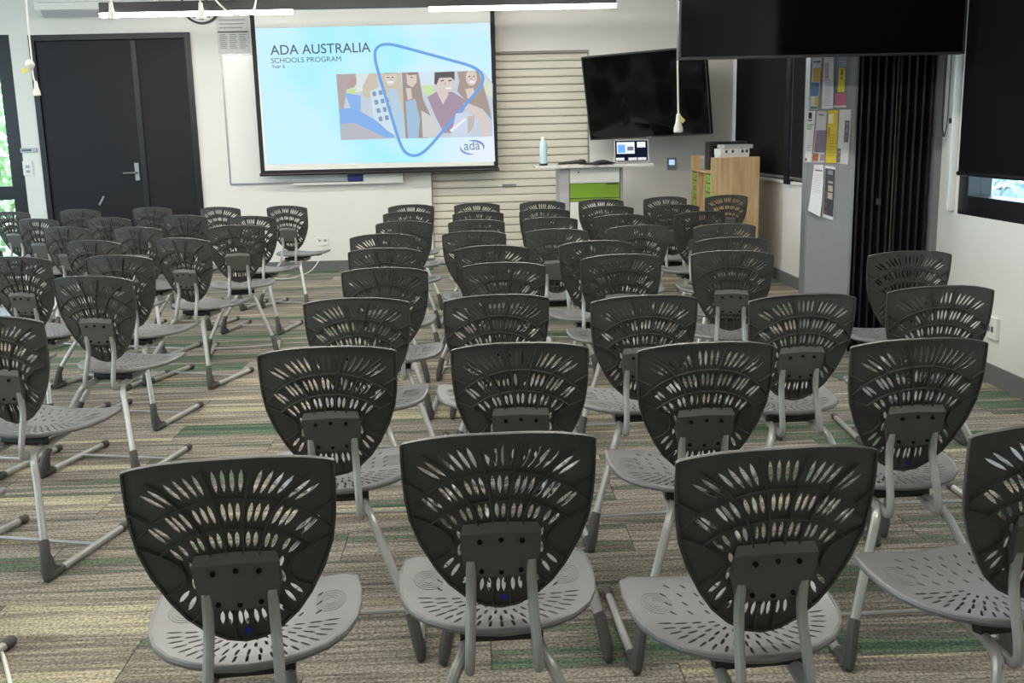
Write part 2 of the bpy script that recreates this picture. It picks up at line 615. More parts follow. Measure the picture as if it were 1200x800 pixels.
# ------------------------------------------------------------------ folding partition stack + pinboard
YP = 6.16
pin = thing('pinboard_panel', 'tall grey felt pinboard panel end-on beside the black folding partition', 'pinboard', (2.115, YP, 0))
MB().box(-.137, .137, -.02, .06, .0, 3.0).obj('board', M_PIN, pin, smooth=False, bevel=.004)
for s_ in (-1, 1):
    MB().box(s_ * .137, s_ * .145, -.022, .062, 0, 3.0).obj('edge_strip', M_GREYM, pin, smooth=False)
con = thing('folding_partition', 'black concertina partition folded up against the window wall', 'partition', (2.50, YP, 0))
xs = [-.232 + i * .02324 for i in range(21)]
for i in range(20):
    a, b = (xs[i], .0 if i % 2 else .07), (xs[i + 1], .07 if i % 2 else .0)
    d = Vector((b[0] - a[0], b[1] - a[1], 0))
    n = Vector((-d.y, d.x, 0)).normalized() * .006
    mid = Vector(((a[0] + b[0]) / 2, (a[1] + b[1]) / 2, 1.46))
    MB().obox(mid, d * .46, n, (0, 0, 1.44)).obj('leaf', M_BLACKF, con, smooth=False)
MB().box(-.002, .004, -.006, .0, .02, 2.9).obj('yellow_seal', mat('olive_seal', (70, 66, 22), .6, noise=.08), con, smooth=False)
lk = at_y(1028, 236, YP)
MB().box(lk.x - 2.5 - .016, lk.x - 2.5 + .016, -.022, -.004, lk.z - .02, lk.z + .02)  .obj('lock', M_BLACKF, con, smooth=False, bevel=.003)
struct(MB().box(2.738, XR - .001, YP - .03, YP + .1, 0, 3.0).obj('trim_2', mat('grey_jamb', (120, 121, 122), .5, noise=.04), smooth=False))
struct(MB().box(1.9, XR - .001, YP - .05, YP + .14, 3.0, ZC).obj('trim_3', M_BLACKF, smooth=False))


# flyers on the pinboard: pixel corners of each sheet (TL TR BR BL), colour, printed blocks in unit coords
PC = {}


def print_mesh(name, parent, org, ux, uy, un, blocks, matfn):
    """flat print: blocks are (polygon in unit coords, rgb, lift)"""
    m = MB()
    ms, idx = [], {}
    for poly, rgb, lift in blocks:
        if rgb not in idx:
            idx[rgb] = len(ms)
            ms.append(matfn(rgb))
        vs = [org + ux * p[0] + uy * p[1] + un * lift for p in poly]
        m.add(vs, [tuple(range(len(vs)))], idx[rgb])
    me = bpy.data.meshes.new(name)
    me.from_pydata(m.v, [], m.f)
    for x in ms:
        me.materials.append(x)
    me.polygons.foreach_set('material_index', m.m)
    me.update()
    return link(name, me, parent)


def ink(rgb):
    return mat('printed_ink', rgb, .6, noise=.04, nscale=60)


def rect(x0, y0, x1, y1):
    return [(x0, y0), (x1, y0), (x1, y1), (x0, y1)]


def flyer(px4, rgb, blocks, label, lift=.022, curl=.0):
    P = [at_y(x, y, YP - lift) for x, y in px4]
    c = sum(P, Vector()) / 4
    t = thing('flyer', label, 'flyer', c, 0, 'flyers on the pinboard')
    m = MB()
    n = 6
    vs = []
    for j in range(n + 1):
        v = j / n
        a, b = P[0].lerp(P[3], v), P[1].lerp(P[2], v)
        for k, q in enumerate((a, b)):
            bend = -curl * math.sin(v * math.pi * .5) * (.3 + .7 * k) - .004 * math.sin(v * math.pi)
            vs.append(q - c + Vector((0, bend, 0)))
    vs2 = [q + Vector((0, .0012, 0)) for q in vs]
    fs = [(2 * j, 2 * j + 1, 2 * j + 3, 2 * j + 2) for j in range(n)]
    m.add(vs, fs)
    m.add(vs2, [f[::-1] for f in fs])
    m.obj('sheet', ink(rgb), t)
    # print as strips that follow the sheet
    pmh = MB()
    ms, idx = [], {}
    for (x0, y0, x1, y1), col in blocks:
        if col not in idx:
            idx[col] = len(ms)
            ms.append(ink(col))
        steps = max(1, int((y1 - y0) * n + .99))
        for s in range(steps):
            va, vb = y0 + (y1 - y0) * s / steps, y0 + (y1 - y0) * (s + 1) / steps
            q = []
            for v, u in ((va, x0), (va, x1), (vb, x1), (vb, x0)):
                a, b = P[0].lerp(P[3], v), P[1].lerp(P[2], v)
                bend = -curl * math.sin(v * math.pi * .5) * (.3 + .7 * u) - .004 * math.sin(v * math.pi)
                q.append(a.lerp(b, u) - c + Vector((0, bend - .0022, 0)))
            pmh.add(q, [(0, 1, 2, 3)], idx[col])
    if blocks:
        tag(pmh.obj('print', ms, t, smooth=False), kind='stuff')
    return t


def lines(y0, y1, n, col, x0=.12, x1=.86):
    h = (y1 - y0) / (2 * n)
    return [((x0, y0 + 2 * h * i, x1 - .1 * (i % 3), y0 + 2 * h * i + h), col) for i in range(n)]


def c3(x, y):
    return 930 + x / 8, 60 + y / 8


def c4(x, y):
    return 925 + x / 8, 160 + y / 8


flyer([c3(175, 60), c3(268, 60), c3(225, 548), c3(150, 545)], (206, 208, 214),
      [((.1, .06, .85, .1), (120, 118, 160)), ((.2, .2, .95, .46), (196, 166, 84)), ((.0, .48, .9, .74), (98, 128, 166)), ((.5, .75, .98, .93), (206, 182, 110)), ((.05, .94, .9, .99), (96, 134, 130))],
      'narrow flyer with ochre and blue picture blocks in the top row')
flyer([c3(282, 52), c3(374, 52), c3(362, 540), c3(262, 540)], (214, 214, 218), lines(.45, .96, 16, (186, 186, 194)) + [((.1, .12, .5, .42), (172, 160, 164)), ((.05, .43, .6, .45), (214, 140, 190))],
      'white flyer of small grey text in the top row', curl=.012)
flyer([c3(405, 50), c3(504, 50), c3(494, 525), c3(370, 525)], (128, 134, 150),
      [((.1, .0, .95, .2), (150, 168, 188)), ((.25, .22, .8, .7), (226, 210, 70)), ((.42, .24, .62, .45), (140, 128, 70)), ((.05, .72, .97, .96), (196, 118, 142)), ((.0, .965, .98, 1), (228, 226, 226))],
      'grey flyer with a yellow bulb shape and pink foot in the top row')
flyer([c3(118, 560), c3(205, 560), c4(205, 240), c4(142, 238)], (236, 236, 236), [((.25, .03, .62, .15), (64, 62, 66)), ((.2, .17, .7, .2), (120, 116, 120))] + lines(.26, .38, 3, (120, 176, 150)) + lines(.66, .8, 4, (206, 204, 206)) + [((.05, .92, .3, .98), (158, 44, 56))],
      'white flyer with a dark square emblem at its head in the middle row')
flyer([c3(220, 560), c3(312, 560), c4(328, 245), c4(212, 242)], (206, 204, 210), [((.2, .06, .7, .09), (130, 126, 150)), ((.1, .37, .98, .8), (132, 126, 146))] + lines(.4, .78, 9, (166, 120, 134), .06, .6) + [((.0, .82, .45, .97), (172, 104, 70)), ((.6, .84, .95, .96), (160, 146, 156))],
      'pale flyer with a mauve photo block in the middle row', lift=.024)
flyer([c3(325, 555), c3(418, 550), c4(436, 248), c4(336, 246)], (226, 202, 74), [((.05, .07, .55, .25), (238, 232, 200)), ((.1, .32, .2, .5), (120, 104, 50))] + lines(.45, .9, 8, (208, 184, 62)),
      'bright yellow flyer in the middle row', lift=.025)
flyer([c3(430, 548), c3(540, 545), c4(548, 262), c4(440, 250)], (218, 217, 220), [((.5, .2, .9, .6), (112, 108, 124)), ((.6, .24, .8, .5), (146, 140, 150)), ((.0, .72, .3, .98), (120, 108, 104)), ((.1, .76, .24, .9), (178, 160, 150))],
      'white flyer with a grey arched picture in the middle row', lift=.023)
flyer([c4(232, 262), c4(322, 266), c4(262, 745), c4(168, 690)], (222, 222, 226), lines(.1, .16, 1, (110, 110, 124)) + lines(.2, .6, 8, (206, 206, 214)),
      'white flyer curling off the board in the lowest row', curl=.05)
flyer([c4(335, 270), c4(432, 285), c4(410, 785), c4(312, 750)], (238, 238, 240), [((.04, .05, .97, .94), (74, 76, 82)), ((.3, .08, .75, .16), (140, 146, 156)), ((.35, .28, .8, .62), (196, 178, 162)), ((.1, .5, .35, .92), (118, 98, 88)), ((.4, .62, .5, .94), (52, 52, 58))],
      'dark poster flyer of a pale figure with white edge in the lowest row')

# ------------------------------------------------------------------ near right window: blind
bl = thing('roller_blind', 'black roller blind pulled down over the window beside the folding partition', 'blind', (XR - .05, 4.0, 1.11))
b0 = at_x(1123, 205, XR - .05).y
MB().box(-.002, .002, 1.7 - 4.0, b0 - 4.0, .02, 1.72).obj('blind_fabric', M_BLIND, bl, smooth=False)
MB().tube([(0, 1.7 - 4.0, .012), (0, b0 - 4.0, .012)], .014, 10).obj('bottom_bar', M_BLACKF, bl)
MB().tube([(0, 1.66 - 4.0, 1.76), (0, b0 - 4.0 + .03, 1.76)], .035, 12).obj('roller_tube', M_BLACKF, bl)
ch_ = thing('blind_channel', 'white plastic side channel strip left of the black roller blind', 'trim strip', (XR - .02, 5.94, .9))
MB().box(-.025, .0195, -.018, .022, .0, 1.75).obj('channel', M_WHITE, ch_, smooth=False, bevel=.004)
MB().box(-.03, -.024, -.012, .012, .50, .53).obj('clip', M_DARK, ch_, smooth=False)
cy0 = at_x(1116, 160, XR - .06)
MB().tube(fillet(local([(XR - .06, 6.02, 2.6), (XR - .06, 6.02, 1.4), (XR - .06, 5.985, 1.31), (XR - .06, 5.95, 1.4), (XR - .06, 5.95, 2.6)], bl.location), .03), .0035, 6).obj('looped_cord', M_DARK, bl)
# far right window: two dark blinds
struct(MB().box(XR - .06, XR, 9.01, 9.13, .905, 2.62).obj('trim_4', M_BLACKF, smooth=False, bevel=.004))
for a, b in ((8.32, 9.0), (9.14, 10.97)):
    t = thing('roller_blind', 'charcoal roller blind drawn down behind the birch shelf' if a > 9 else 'charcoal roller blind drawn down between shelf and pinboard', 'blind', (XR - .035, (a + b) / 2, .95))
    h = (b - a) / 2
    MB().box(-.002, .002, -h, h, .02, 1.72).obj('blind_fabric', mat('charcoal_blind_fabric', (30, 30, 32), .9, noise=.08, nscale=150, spec=.1), t, smooth=False)
    MB().tube([(0, -h, .012), (0, h, .012)], .012, 8).obj('bottom_bar', M_GREYM, t)
    MB().tube([(0, -h, 1.75), (0, h, 1.75)], .03, 10).obj('roller_tube', M_BLACKF, t)


# ------------------------------------------------------------------ power points, switches, signs
def plate(name, P, wx, hz, facing, label, cat, mats=M_WHITE, extra=None, depth=.012, group=None):
    t = thing(name, label, cat, P, 0 if facing == 'y' else R(-90) if facing == 'x' else 0, group)
    MB().box(-wx / 2, wx / 2, -depth, 0, -hz / 2, hz / 2).obj('plate', mats, t, smooth=False, bevel=.003)
    for (x0, x1, z0, z1, mm, nm) in extra or ():
        MB().box(x0, x1, -depth - .003, -depth + .001, z0, z1).obj(nm, mm, t, smooth=False)
    return t


P = at_y(378, 283, YW)
plate('power_point', P, .125, .085, 'y', 'white double power point on the wall below the whiteboard', 'power point', extra=[(-.04, -.02, .0, .022, M_GREYM, 'socket'), (.02, .04, .0, .022, M_GREYM, 'socket'), (-.05, -.04, .025, .035, M_GREYM, 'switch')])
cpts = [at_y(378, 287, YW - .02), at_y(377, 296, YW - .03), at_y(372, 309, YW - .05)]
e1, e2 = at_z(362, 320, .01), at_z(338, 327, .01)
tag(MB().tube(fillet([cpts[0], cpts[1], cpts[2], e1, e2, at_z(318, 326, .01)], .2, 6), .005, 6).obj('power_cable', M_CORD), 'white cable hanging from the wall power point to the carpet', 'cable')
P = at_x(1165, 384, XR)
t = plate('power_point', P, .12, .12, 'x', 'white power point on the wall under the window with the blind', 'power point', extra=[(-.03, -.01, -.02, .01, M_GREYM, 'socket'), (.01, .03, -.02, .01, M_GREYM, 'socket')], depth=.02)
t.rotation_euler = (0, 0, R(-90))
P = at_y(33, 197, YW)
plate('light_switch', P, .1, .15, 'y', 'white light switch plate between glazed door and black double doors', 'switch', extra=[(-.02, .02, .0, .03, M_GREYM, 'rocker'), (-.02, .02, -.05, -.02, M_GREYM, 'rocker')])
P = at_y(34, 176, YW)
plate('room_sign', P, .17, .05, 'y', 'small grey sign strip above the light switch', 'sign', M_GREYM, extra=[(-.07, .03, -.006, .008, mat('sign_ink', (70, 70, 72), .6, noise=.05), 'sign_text')])
P = at_y(787, 192, YW)
plate('wall_panel', P, .1, .13, 'y', 'grey control panel with small lit display on wall beside lectern', 'control panel', mat('grey_panel', (150, 154, 158), .4, noise=.03), extra=[(-.03, .03, -.01, .045, glow('panel', (150, 180, 235), .8), 'display')])

# ------------------------------------------------------------------ whiteboard + tray + eraser
wl, wr = at_y(266, 140, YW).x, at_y(472, 216, YW).x
wz0, wz1 = .945, 2.25
wb = thing('whiteboard', 'wide whiteboard with aluminium frame behind the projection screen', 'whiteboard', ((wl + wr) / 2, YW, wz0))
hw_ = (wr - wl) / 2
MB().box(-hw_, hw_, -.016, 0, 0, wz1 - wz0).obj('board', mat('whiteboard_enamel', (226, 226, 222), .2, noise=.02), wb, smooth=False)
m = MB()
m.box(-hw_ - .015, -hw_, -.022, 0, -.012, wz1 - wz0 + .015).box(hw_, hw_ + .015, -.022, 0, -.012, wz1 - wz0 + .015)
m.box(-hw_, hw_, -.022, 0, wz1 - wz0, wz1 - wz0 + .015).box(-hw_, hw_, -.022, 0, -.015, 0)
m.obj('frame', M_GREYM, wb, smooth=False)
tx0, tx1 = at_y(345, 214, YW).x - (wl + wr) / 2, hw_ + .01
bx0 = at_y(427, 214, YW).x - (wl + wr) / 2
m = MB().box(tx0, tx1, -.085, -.022, -.025, -.015).box(tx0, tx1, -.09, -.085, -.03, -.008).box(bx0, tx1, -.08, -.024, -.015, .085)
m.obj('pen_tray', M_WHITE, wb, smooth=False)
P = at_y(417, 213, YW - .06)
er = thing('whiteboard_eraser', 'blue felt eraser lying on the whiteboard tray', 'eraser', (P.x, YW - .05, .9305))
MB().box(-.085, .085, -.022, .022, .02, .08).obj('grip', mat('blue_plastic', (44, 62, 140), .5, noise=.05), er, smooth=False, bevel=.006)
MB().box(-.08, .08, -.02, .02, .0, .02).obj('felt', M_DARK, er, smooth=False)

# ------------------------------------------------------------------ projection screen with slide
YS = 10.84
sTL, sBL, sBR, sTR = at_y(293, 20, YS), at_y(305.5, 206, YS), at_y(585.5, 199, YS), at_y(578, 17, YS)
sx0, sx1, sz0 = (sTL.x + sBL.x) / 2, (sTR.x + sBR.x) / 2, (sBL.z + sBR.z) / 2
scr = thing('projection_screen', 'pull-down projection screen with black border showing a program slide', 'projection screen', ((sx0 + sx1) / 2, YS, sz0))
org = Vector(((sx0 + sx1) / 2, YS, sz0))
hs = (sx1 - sx0) / 2
SH = 1.95
MB().box(-hs, hs, .0, .004, .02, SH).obj('border_fabric', mat('black_screen_border', (14, 15, 17), .7, noise=.05), scr, smooth=False)
MB().tube([(-hs - .01, 0, .008), (hs + .01, 0, .008)], .016, 10).obj('bottom_bar', M_BLACKF, scr)
MB().box(-hs - .08, hs + .08, -.06, .07, SH - .01, SH + .11).obj('casing', M_WHITE, scr, smooth=False, bevel=.01)
for s_ in (-1, 1):
    MB().box(s_ * hs * .9 - .012, s_ * hs * .9 + .012, -.01, .01, SH + .11, ZC - sz0).obj('hanger', M_GREYM, scr, smooth=False)
MB().box(-hs + .045, hs - .045, -.003, 0, .05, SH - .02).obj('white_fabric', mat('screen_white', (224, 224, 220), .8, noise=.02), scr, smooth=False)


def q2(x, y):
    return 280 + x / 3.6375, y / 3.6375


def q5(x, y):
    return 380 + x / 5.714, 70 + y / 5.714


def SP(px, lift):
    return at_y(px[0], px[1], YS - .003 - lift) - org


def slide_bg():
    m_ = bpy.data.materials.new('slide_background_light')
    m_.use_nodes = True
    nt = m_.node_tree
    nt.nodes.clear()
    tc = nt.nodes.new('ShaderNodeTexCoord')
    sp_ = nt.nodes.new('ShaderNodeSeparateXYZ')
    nt.links.new(tc.outputs['Object'], sp_.inputs[0])
    ns = nt.nodes.new('ShaderNodeTexNoise')
    ns.inputs['Scale'].default_value = 1.3
    ns.inputs['Detail'].default_value = 1
    nt.links.new(tc.outputs['Object'], ns.inputs['Vector'])
    ad = nt.nodes.new('ShaderNodeMath')
    ad.operation = 'MULTIPLY_ADD'
    ad.inputs[1].default_value = .30
    nt.links.new(sp_.outputs['X'], ad.inputs[0])
    nt.links.new(ns.outputs['Fac'], ad.inputs[2])
    cr = nt.nodes.new('ShaderNodeValToRGB')
    el = cr.color_ramp.elements
    el[0].position, el[0].color = .20, lin((198, 238, 252)) + (1,)
    el[1].position, el[1].color = .95, lin((226, 236, 252)) + (1,)
    k = el.new(.45)
    k.color = lin((172, 236, 255)) + (1,)
    nt.links.new(ad.outputs[0], cr.inputs[0])
    em = nt.nodes.new('ShaderNodeEmission')
    em.inputs[1].default_value = .53
    nt.links.new(cr.outputs[0], em.inputs[0])
    o_ = nt.nodes.new('ShaderNodeOutputMaterial')
    nt.links.new(em.outputs[0], o_.inputs[0])
    return m_


sl = MB().add([SP(q2(*p), .001) for p in ((70, 122), (1068, 98), (1092, 688), (118, 700))], [(0, 1, 2, 3)]).obj('slide', slide_bg(), scr, smooth=False)
tag(sl, 'pale blue projected slide with photo strip, blue rounded triangle and title')


def pglow(rgb):
    return glow('slide_ink', tuple(int(v * .72 + w_ * .28) for v, w_ in zip(rgb, (206, 222, 238))) if sum(rgb) > 330 else rgb, .50)


def poly_print(name, polys, base):
    m_, ms, idx = MB(), [], {}
    for i, (pts, rgb) in enumerate(polys):
        if rgb not in idx:
            idx[rgb] = len(ms)
            ms.append(pglow(rgb))
        pts = [(min(p[0], q5(1128, 0)[0]), max(p[1], q5(0, 97 - (((p[0] - 380) * 5.714) - 78) * .0265)[1])) for p in pts]
        m_.add([SP(p, base + .00025 * i) for p in pts], [tuple(range(len(pts)))], idx[rgb])
    me = bpy.data.meshes.new(name)
    me.from_pydata(m_.v, [], m_.f)
    for x in ms:
        me.materials.append(x)
    me.polygons.foreach_set('material_index', m_.m)
    return link(name, me, sl)


def el(cx, cy, rx, ry, n=14, a0=0, rot=0):
    return [q5(cx + rx * math.cos(a) * math.cos(rot) - ry * math.sin(a) * math.sin(rot), cy + rx * math.cos(a) * math.sin(rot) + ry * math.sin(a) * math.cos(rot)) for a in (2 * math.pi * k / n for k in range(n))]


def pg(*pts):
    return [q5(*p) for p in pts]


SKIN, SKIN2, BRN, BLD, PLUM, DEN = (224, 200, 184), (196, 172, 158), (150, 126, 112), (206, 186, 158), (158, 124, 144), (128, 178, 236)
polys = [
    (pg((78, 96), (1060, 70), (1130, 160), (1130, 512), (112, 538)), (196, 206, 214)),
    (pg((205, 92), (330, 88), (300, 200), (130, 235)), (226, 232, 230)),
    (pg((170, 195), (215, 190), (205, 240), (140, 215)), (206, 226, 130)),
    (pg((630, 82), (745, 78), (720, 235), (660, 215)), (214, 234, 244)),
    (pg((650, 175), (735, 165), (735, 240), (680, 235)), (206, 228, 150)),
    (pg((1060, 110), (1120, 160), (1128, 250), (1060, 230)), (222, 224, 196)),
    # first figure: hair, face in profile, blue top
    (pg((80, 96), (210, 92), (214, 150), (190, 165), (210, 180), (150, 200), (130, 330), (100, 330)), (172, 152, 146)),
    (pg((150, 180), (180, 120), (214, 120), (216, 165), (190, 185)), (176, 140, 124)),
    (pg((100, 330), (200, 320), (470, 480), (470, 520), (112, 538)), (112, 164, 238)),
    (pg((112, 430), (200, 420), (420, 525), (112, 538)), (178, 176, 182)),
    (pg((135, 220), (245, 240), (245, 340), (180, 330)), (120, 170, 240)),
    # second figure: pale hair, checked shirt
    (pg((300, 92), (350, 84), (360, 190), (300, 260), (260, 240), (255, 180)), BLD),
    (pg((305, 210), (390, 175), (470, 300), (500, 520), (430, 480), (330, 390)), (206, 228, 240)),
]
for i in range(4):
    for j in range(3):
        x, y = 320 + j * 42 + i * 14, 215 + i * 56 - j * 8
        polys.append((pg((x, y), (x + 24, y - 4), (x + 30, y + 26), (x + 6, y + 30)), (112, 132, 166)))
polys += [
    # third figure: smiling face, long fair hair, patterned top
    (pg((370, 84), (510, 80), (530, 300), (540, 520), (500, 520), (420, 230), (385, 180)), BLD),
    (el(443, 118, 42, 58), SKIN),
    (pg((395, 82), (500, 80), (470, 92), (410, 96)), (168, 140, 112)),
    (el(443, 150, 22, 9), (248, 246, 244)),
    (pg((430, 190), (480, 195), (530, 360), (540, 525), (490, 525), (450, 340)), (176, 206, 226)),
    # fourth figure: long brown hair, blue top
    (pg((520, 82), (630, 80), (660, 260), (760, 480), (690, 524), (545, 526), (530, 300)), BRN),
    (pg((550, 90), (615, 86), (620, 150), (590, 185), (555, 165)), SKIN),
    (pg((555, 80), (628, 78), (612, 100), (560, 104)), (132, 108, 96)),
    (pg((545, 190), (580, 190), (590, 260), (560, 270)), SKIN),
    (pg((545, 280), (610, 260), (640, 400), (630, 525), (560, 526)), (150, 184, 214)),
    (pg((650, 340), (720, 380), (780, 470), (740, 515), (660, 520)), (214, 206, 200)),
    # fifth figure: short dark hair, plum shirt
    (pg((690, 250), (750, 215), (860, 215), (960, 280), (930, 350), (870, 420), (850, 490), (800, 490), (740, 370)), PLUM),
    (pg((740, 175), (830, 190), (830, 240), (795, 300), (760, 230)), SKIN),
    (el(808, 150, 58, 72), SKIN),
    (pg((738, 85), (872, 78), (872, 140), (850, 118), (770, 122), (750, 170), (738, 160)), (104, 96, 100)),
    (el(830, 190, 22, 7), (250, 248, 246)),
    (pg((780, 138), (800, 134), (800, 142), (782, 146)), (92, 84, 86)),
    (pg((830, 136), (852, 134), (852, 142), (832, 144)), (92, 84, 86)),
    (pg((930, 290), (1040, 320), (1110, 420), (1100, 515), (1060, 515), (1040, 420), (970, 350)), (222, 198, 186)),
    # sixth figure: woman with long brown hair at the right
    (pg((890, 80), (1030, 72), (1060, 150), (1110, 330), (1120, 400), (1060, 330), (960, 290), (890, 210), (905, 140)), (158, 132, 116)),
    (el(985, 118, 38, 56), SKIN),
    (el(992, 148, 20, 8), (250, 248, 246)),
    (pg((945, 195), (1000, 190), (1010, 250), (960, 260)), SKIN),
    (pg((880, 360), (960, 350), (1040, 400), (960, 510), (850, 515)), (206, 214, 236)),
    (pg((840, 470), (940, 390), (955, 400), (850, 485)), (250, 250, 250)),
    (pg((960, 380), (1010, 370), (1000, 450), (960, 500)), SKIN2),
]
for fx, fy, w_ in ((426, 118, 9), (458, 117, 9), (585, 118, 8), (972, 112, 8), (1002, 111, 8)):
    polys.append((pg((fx - w_, fy), (fx, fy - 5), (fx + w_, fy), (fx, fy + 4)), (104, 84, 78)))
for fx, fy in ((808, 165), (443, 132), (985, 128)):
    polys.append((pg((fx - 4, fy - 14), (fx + 3, fy - 14), (fx + 9, fy + 6), (fx - 5, fy + 7)), SKIN2))
poly_print('photo_print', polys, .0015)
# blue rounded triangle outline
tri = [(575, 215), (630, 187), (1020, 285), (1040, 350), (790, 655), (715, 658), (690, 620)]
cl = [Vector((*q2(*p), 0)) for p in [(600, 330), (575, 235), (590, 195), (640, 185), (1000, 283), (1040, 315), (1040, 360), (800, 640), (755, 667), (710, 655), (685, 610), (600, 330)]]
cl = fillet(cl, 14, 6)
band = MB()
vs = []
for i, p in enumerate(cl):
    t_ = (cl[min(i + 1, len(cl) - 1)] - cl[max(i - 1, 0)]).normalized()
    if i in (0, len(cl) - 1):
        t_ = (cl[1] - cl[-2]).normalized()
    nn = Vector((-t_.y, t_.x, 0)) * 1.7
    vs += [SP((p + nn)[:2], .0135), SP((p - nn)[:2], .0135)]
band.add(vs, [(2 * i, 2 * i + 1, 2 * i + 3, 2 * i + 2) for i in range(len(cl) - 1)])
band.obj('triangle_outline', pglow((84, 148, 226)), sl, smooth=False)


def text(body, px_l, px_r, width_px, matl, parent, lift, name='lettering', origin=org, Y=YS):
    """flat lettering whose baseline runs from px_l to px_r"""
    cu = bpy.data.curves.new(name, 'FONT')
    cu.body = body
    cu.size = 1
    cu.offset = .006 if 'M' not in body else 0.0
    tmp = bpy.data.objects.new('tmp_text', cu)
    COL.objects.link(tmp)
    bpy.context.view_layer.update()
    me = bpy.data.meshes.new_from_object(tmp.evaluated_get(bpy.context.evaluated_depsgraph_get()))
    bpy.data.objects.remove(tmp)
    xs_ = [v.co.x for v in me.vertices]
    w0, w1 = min(xs_), max(xs_)
    a, b = at_y(*px_l, Y - .003 - lift) - origin, at_y(*px_r, Y - .003 - lift) - origin
    ux = (b - a) / (w1 - w0)
    uz = Vector((-ux.z, 0, ux.x))
    for v in me.vertices:
        v.co = a + ux * (v.co.x - w0) + uz * v.co.y * width_px
    me.materials.clear()
    me.materials.append(matl)
    me.name = name
    return link(name, me, parent)


TXT = pglow((92, 108, 118))
text('ADA AUSTRALIA', q2(135, 234), q2(562, 221), 1.0, TXT, sl, .004)
text('SCHOOLS PROGRAM', q2(138, 269), q2(436, 261), .95, TXT, sl, .004)
text('Year 6', q2(140, 291), q2(196, 290), 1.0, TXT, sl, .004)
text('ada', q2(960, 640), q2(1028, 637), 1.1, pglow((110, 122, 140)), sl, .004)
for k, (a0, a1, rgb) in enumerate(((-1.9, .35, (100, 124, 196)), (1.4, 3.3, (120, 140, 206)))):
    m_ = MB()
    vs = []
    for i in range(13):
        a = a0 + (a1 - a0) * i / 12
        wd = 4.5 * math.sin(math.pi * i / 12) + .6
        for r_ in (-wd, wd):
            vs.append(SP(q2(994 + (50 + r_) * math.cos(a), 628 + (29 + r_) * math.sin(a)), .004))
    m_.add(vs, [(2 * i, 2 * i + 1, 2 * i + 3, 2 * i + 2) for i in range(12)])
    m_.obj('logo_swoosh', pglow(rgb), sl, smooth=False)


# ------------------------------------------------------------------ displays
def display(name, label, C_, ux, uz, w_, h_, bez=.012, led=True):
    ux, uz = Vector(ux).normalized(), Vector(uz)
    un = ux.cross(uz).normalized()          # towards the viewer side (-Y)
    uz = un.cross(ux).normalized()
    if un.y > 0:
        un = -un
    t = thing(name, label, 'television', C_)
    z0 = Vector((0, 0, 0))
    MB().obox(z0 - un * .03, ux * (w_ / 2), uz * (h_ / 2), un * .028).obj('body', M_DARK, t, smooth=False, bevel=.004)
    MB().obox(z0 + un * .001, ux * (w_ / 2 - bez), uz * (h_ / 2 - bez), un * .002).obj('screen', M_SCREENB, t, smooth=False)
    m = MB()
    for s in (-1, 1):
        m.obox(ux * (s * (w_ / 2 - bez / 2)) + un * .001, ux * (bez / 2), uz * (h_ / 2), un * .004)
    m.obox(uz * (h_ / 2 - bez / 2) + un * .001, ux * (w_ / 2 - bez), uz * (bez / 2), un * .004)
    m.obox(-uz * (h_ / 2 - bez / 2) + un * .001, ux * (w_ / 2 - bez), uz * (bez / 2), un * .004)
    m.obj('bezel', mat('dark_bezel', (52, 53, 56), .35, metal=.5, noise=.04), t, smooth=False)
    if led:
        MB().obox(-uz * (h_ / 2 - .004) + un * .006, ux * .03, uz * .004, un * .002).obj('badge', M_GREYM, t, smooth=False)
    return t, un


TVY = 5.6
a, b = at_y(795, 70, TVY), at_y(1130, 63, TVY)
tw = b.x - a.x
th = tw * .57
t, un = display('ceiling_television', 'huge dark television hung from the ceiling before the folding partition', ((a.x + b.x) / 2, TVY, (a.z + b.z) / 2 + th / 2), (1, 0, 0), (0, 0, 1), tw, th, led=False)
m = MB().box(-.03, .03, .06, .12, 0, ZC - t.location.z).box(-.3, .3, .056, .09, -.2, .2)
m.obj('ceiling_mount', M_BLACKF, t, smooth=False)
BL, BR = at_y(690.5, 164.3, 10.72), at_y(832, 157.2, 10.05)
TL = at_y(682.5, 67, 10.58)
ux = BR - BL
uz = TL - BL
wdt, hgt = ux.length, uz.length
C2_ = BL + ux * .5 + uz * .5
t, un = display('wall_television', 'tilted dark television on a wall arm beside the roller shutter', C2_, ux, uz, wdt, hgt)
m = MB()
m.tube([-un * .05, Vector((.0, YW - .02 - C2_.y, .0))], .03, 8)
m.box(-.1, .1, YW - .03 - C2_.y, YW - .002 - C2_.y, -.2, .2)
m.obj('wall_arm', M_BLACKF, t, smooth=False)

# ------------------------------------------------------------------ air conditioner, clock, notices
al, ar, ab = at_y(40, 5, 10.82), at_y(187, 10, 10.82), at_y(110, 17, 10.82)
ac = thing('air_conditioner', 'white split air conditioner on the wall above the black double doors', 'air conditioner', ((al.x + ar.x) / 2, YW, ab.z))
h_ = (ar.x - al.x) / 2
pr_ = [(0, .0), (-.15, .0), (-.215, .055), (-.225, .12), (-.2, .30), (-.16, .32), (0, .32)]
m = MB()
m.add([(s * h_, p[0], p[1]) for s in (-1, 1) for p in pr_], [tuple(range(7)), tuple(range(13, 6, -1))] + [(i, i + 7, (i + 1) % 7 + 7, (i + 1) % 7) for i in range(7)])
m.obj('body', M_WHITE, ac, smooth=False, bevel=.006)
MB().obox((0, -.19, .018), (h_ * .9, 0, 0), (0, -.035, .028), (0, .004, .005)).obj('air_flap', mat('flap_grey', (186, 188, 188), .4, noise=.03), ac, smooth=False)
MB().box(-h_ * .92, h_ * .92, -.231, -.222, .12, .124).obj('panel_seam', M_GREYM, ac, smooth=False)
P = at_y(236, 5, YW)
ck = thing('wall_clock', 'round black rimmed wall clock behind the pendant lamp', 'clock', (P.x, YW, P.z))


